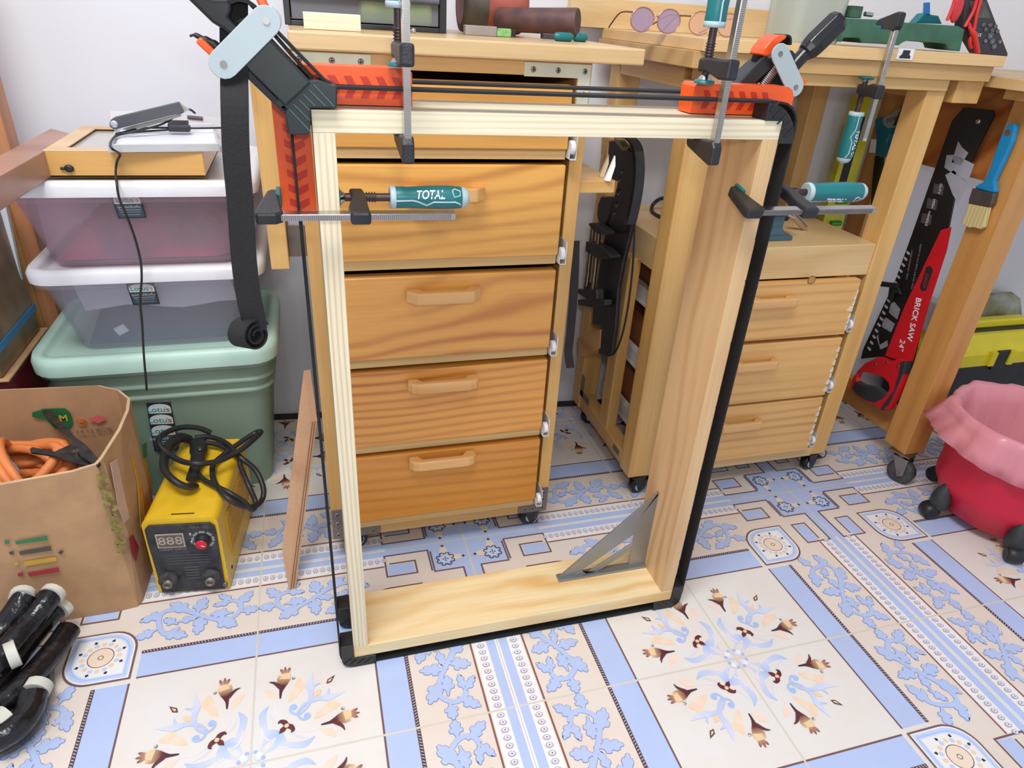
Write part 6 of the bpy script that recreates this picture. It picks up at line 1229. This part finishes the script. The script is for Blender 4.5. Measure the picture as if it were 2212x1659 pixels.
w = MB(); w.obox((A + B) * .5, B - A, Y_, Z_, (B - A).length / 2, .006, .004); w.build('jaw', IRON, pl_, .001)
A = PY(893, 64, .10); A.z = ZT + .0035
w = MB(); w.cyl(A, A + X_ * -.022, .0015, n=10); w.sphere(A, .0042, 10); o = w.build('small_screw', CHR); tag(o, 'tiny shiny screw lying on the cabinet top before the organizer', 'screw')
# ---------------------------------------------------------------- things on the bench top
ZB = .9507
w = MB(); w.prism([V((.300, .4525, ZB)), V((.835, .4045, ZB)), V((.835, .4265, ZB)), V((.300, .4745, ZB))], (0, 0, .055)); o = w.build('back_board', wood('backboard', (230, 198, 146), (216, 178, 122), 'x', 12, 1.6, .4, 4, off=(.9, .1, .2)), None, .001); tag(o, 'long pale board standing on edge at the back of the bench top', 'board')
def eyeglasses(cs, r, y, tint, lab, tilt=0):
    g_ = thing('eyeglasses', lab, 'eyeglasses', (PY(*cs[0], y).x, y, ZB), 'eyeglasses on the bench top')
    GLD = plain('wire_frame', (196, 160, 140), .25, .9)
    C_ = [PY(a, b, y) for a, b in cs]
    for c in C_: c.z = ZB + r * .96 + .0005
    for c in C_:
        loop = [c + V((r * 1.08 * math.cos(t), 0, r * .92 * math.sin(t) + .0)) for t in [2 * math.pi * k / 26 for k in range(26)]]
        w = MB(); w.tube(loop, .0009, 7, cyclic=True); rm = w.build('rim', GLD, g_)
        w = MB(); w.prism([p + V((0, .0003, 0)) for p in loop], (0, .0008, 0)); w.build('lens', tint, rm)
    w = MB(); w.tube(smooth_curve([C_[0] + V((r, 0, r * .2)), (C_[0] + C_[1]) * .5 + V((0, -.002, r * .35)), C_[1] + V((-r, 0, r * .2))], 4), .001, 6); w.build('bridge', GLD, g_)
    for c, s in ((C_[0], -1), (C_[1], 1)):
        w = MB(); w.tube(smooth_curve([c + V((s * r, 0, r * .5)), c + V((s * r, .05, r * .42)), c + V((s * (r - .006), .10, -.01)), c + V((s * (r - .01), .118, -r * .8))], 4), .0014, 6); w.build('temple', plain('temple_brown', (120, 60, 48), .4), g_)
eyeglasses([(1388, 40), (1446, 38)], .0205, .16, clear('lens_violet', (206, 190, 214), .05, .62), 'wire eyeglasses with violet-tinted lenses on the bench top')
eyeglasses([(1514, 42), (1575, 46)], .0205, .17, clear('lens_rose', (240, 222, 210), .05, .75), 'wire eyeglasses with clear rosy lenses on the bench top')
jg = thing('plastic_bottle', 'tall frosted plastic container with dark teal liquid on the bench top', 'container', (.7, .2, ZB))
x0, x1 = PY(1712, 85, .15).x, PY(1816, 92, .15).x
w = MB(); w.rings([rrect(x0, x1, .15, .25, .02, ZB), rrect(x0 - .001, x1 + .001, .149, .251, .02, ZB + .004), rrect(x0 - .006, x1 + .006, .145, .255, .02, ZB + .16)]); w.build('shell', clear('frosted_shell', (206, 214, 206), .3, .35), jg)
w = MB(); w.rings([rrect(x0 + .008, x1 - .022, .158, .242, .015, ZB + .012), rrect(x0 + .006, x1 - .022, .156, .245, .015, ZB + .15)]); w.build('contents', plain('teal_liquid', (70, 104, 108), .3, noise=.3, nscale=20, two=(110, 140, 140)), jg)
w = MB(); w.box(x1 - .019, x1 - .004, .16, .24, ZB + .006, ZB + .155); w.build('yellow_strip', plain('yellow_strip', (214, 208, 112), .4), jg, .003)
gt2 = thing('green_power_tool', 'dark green plastic tool body lying on the bench top, open underneath', 'power tool', (.9, .2, ZB)); GRNP = plain('green_plastic', (62, 112, 90), .38, noise=.15, nscale=25)
YG = .135
kt = 320 / 2212
def gp(x, y): return (1700 + x * kt, 0 + y * kt)
polyY([(1818, 92), (1821, 50), (1840, 40), (1890, 42), (1925, 46), (1950, 48), (2070, 56), (2084, 64), (2082, 74), (2074, 111), (2048, 107), (2044, 96), (2034, 94), (1960, 88), (1950, 92), (1942, 98), (1905, 95), (1862, 93), (1858, 84), (1850, 82), (1822, 82)], YG, .06, 'body', GRNP, gt2, .003)
polyY([(1836, 38), (1844, 12), (1866, 14), (1860, 40)], YG + .01, .03, 'block', plain('green_block', (66, 104, 82), .5, noise=.3, nscale=40), gt2, .001)
w = MB(); w.cyl(PY(1868, 30, YG + .02), PY(1884, 32, YG + .02), .004); w.build('knob', CHR, gt2)
mm_ = thing('multimeter', 'black handheld meter with button pad leaning upright at the right end of the bench top', 'meter', (1.1, .2, ZB)); MMK = plain('meter_black', (56, 54, 60), .45, noise=.06)
YM = .145
polyY([(2086, -14), (2128, -14), (2178, 116), (2176, 124), (2112, 116), (2080, 60)], YM, .022, 'body', MMK, mm_, .002)
polyY([(2094, 2), (2128, 4), (2140, 40), (2104, 38)], YM - .0008, .002, 'screen', plain('meter_screen', (88, 90, 78), .2, noise=.2, nscale=40), mm_)
BTN = plain('meter_button', (92, 92, 100), .35)
for a, b in ((2124, 54), (2138, 55), (2150, 58), (2129, 64), (2143, 66), (2154, 68)):
    w = MB(); c = PY(a, b, YM - .0003); w.lathe(c, -Y_, [(0, .0042), (.0018, .004), (.002, .003)], n=12); w.build('button', BTN, mm_)
for a, b, r in ((2139, 78, .0068), (2143, 90, .0060), (2128, 89, .0045), (2159, 91, .0045), (2147, 101, .0062)):
    w = MB(); c = PY(a, b, YM - .0003); w.lathe(c, -Y_, [(0, r), (.0018, r * .95), (.002, r * .7)], n=16); w.build('button', BTN, mm_)
    w = MB(); w.lathe(c - Y_ * .0021, -Y_, [(0, .0014), (.0002, .0012)], n=3); w.build('mark', WTXT, mm_)
text('lettering', 'CE', .0075, Matrix.Translation(PY(2116, 76, YM - .0009)) @ Matrix.Rotation(math.radians(90), 4, 'X'), WTXT, mm_)
REDC = plain('red_cable', (222, 52, 54), .4, noise=.05); ld = thing('test_leads', 'bright red test leads draped over the handheld meter', 'cable', (1.1, .14, ZB))
for q in ([(2046, 44), (2056, 20), (2066, -12)], [(2098, 104), (2095, 88), (2104, 62), (2110, 30), (2122, -12)], [(2084, 58), (2092, 44), (2104, 20), (2112, -12)], [(2110, 116), (2106, 90), (2098, 66), (2092, 50)]):
    w = MB(); w.tube(smooth_curve([PY(a, b, YM - .006) for a, b in q], 4), .0032, 8); w.build('lead', REDC, ld)
w = MB(); c = PY(2068, 18, YM - .004); w.sphere(c, .02, 14, (.62, .3, 1.25)); w.build('probe_body', plain('probe_red', (204, 52, 56), .35), ld)
w = MB(); w.tube([PY(2093, 58, YM - .01), PY(2104, 74, YM - .01), PY(2108, 92, YM - .01), PY(2112, 115, YM - .01)], [.002, .006, .005, .005], 10); w.build('probe_body', REDC, ld)
tc_ = thing('spring_clamp', 'teal and blue plastic clamp lying behind the green tool on the bench top', 'clamp', (1.0, .25, ZB))
polyY([(1978, 50), (1996, 30), (2006, 28), (2014, 32), (2028, 34), (2036, 52)], .21, .02, 'body', plain('teal_clamp', (30, 118, 128), .4), tc_, .002)
polyY([(2002, 30), (2003, 6), (2009, 5), (2009, 30)], .208, .01, 'blue_rod', plain('blue_rod', (52, 130, 206), .4), tc_)
w = MB(); 
for px, c_ in (((1968, 100), (90, 170, 214)), ((1984, 96), (170, 60, 60)), ((2008, 101), (190, 50, 50)), ((2028, 104), (226, 80, 90))): pass
bb = MB().box(1.15, 1.20, .02, .07, .9158, .940).build('blue_box', plain('deep_blue', (48, 60, 170), .35), None, .004); tag(bb, 'small deep blue box on the far right table top', 'box')
# dark cable clip strip where the wall meets the floor
w = MB(); w.prism([V((-1.75, wallpt(-1.75) - .001, .0008)), V((3.3, wallpt(3.3) - .001, .0008)), V((3.3, wallpt(3.3) - .008, .0008)), V((-1.75, wallpt(-1.75) - .008, .0008))], (0, 0, .014)); o = w.build('baseboard_back', plain('dark_joint', (48, 44, 50), .7, noise=.2)); o['kind'] = 'structure'
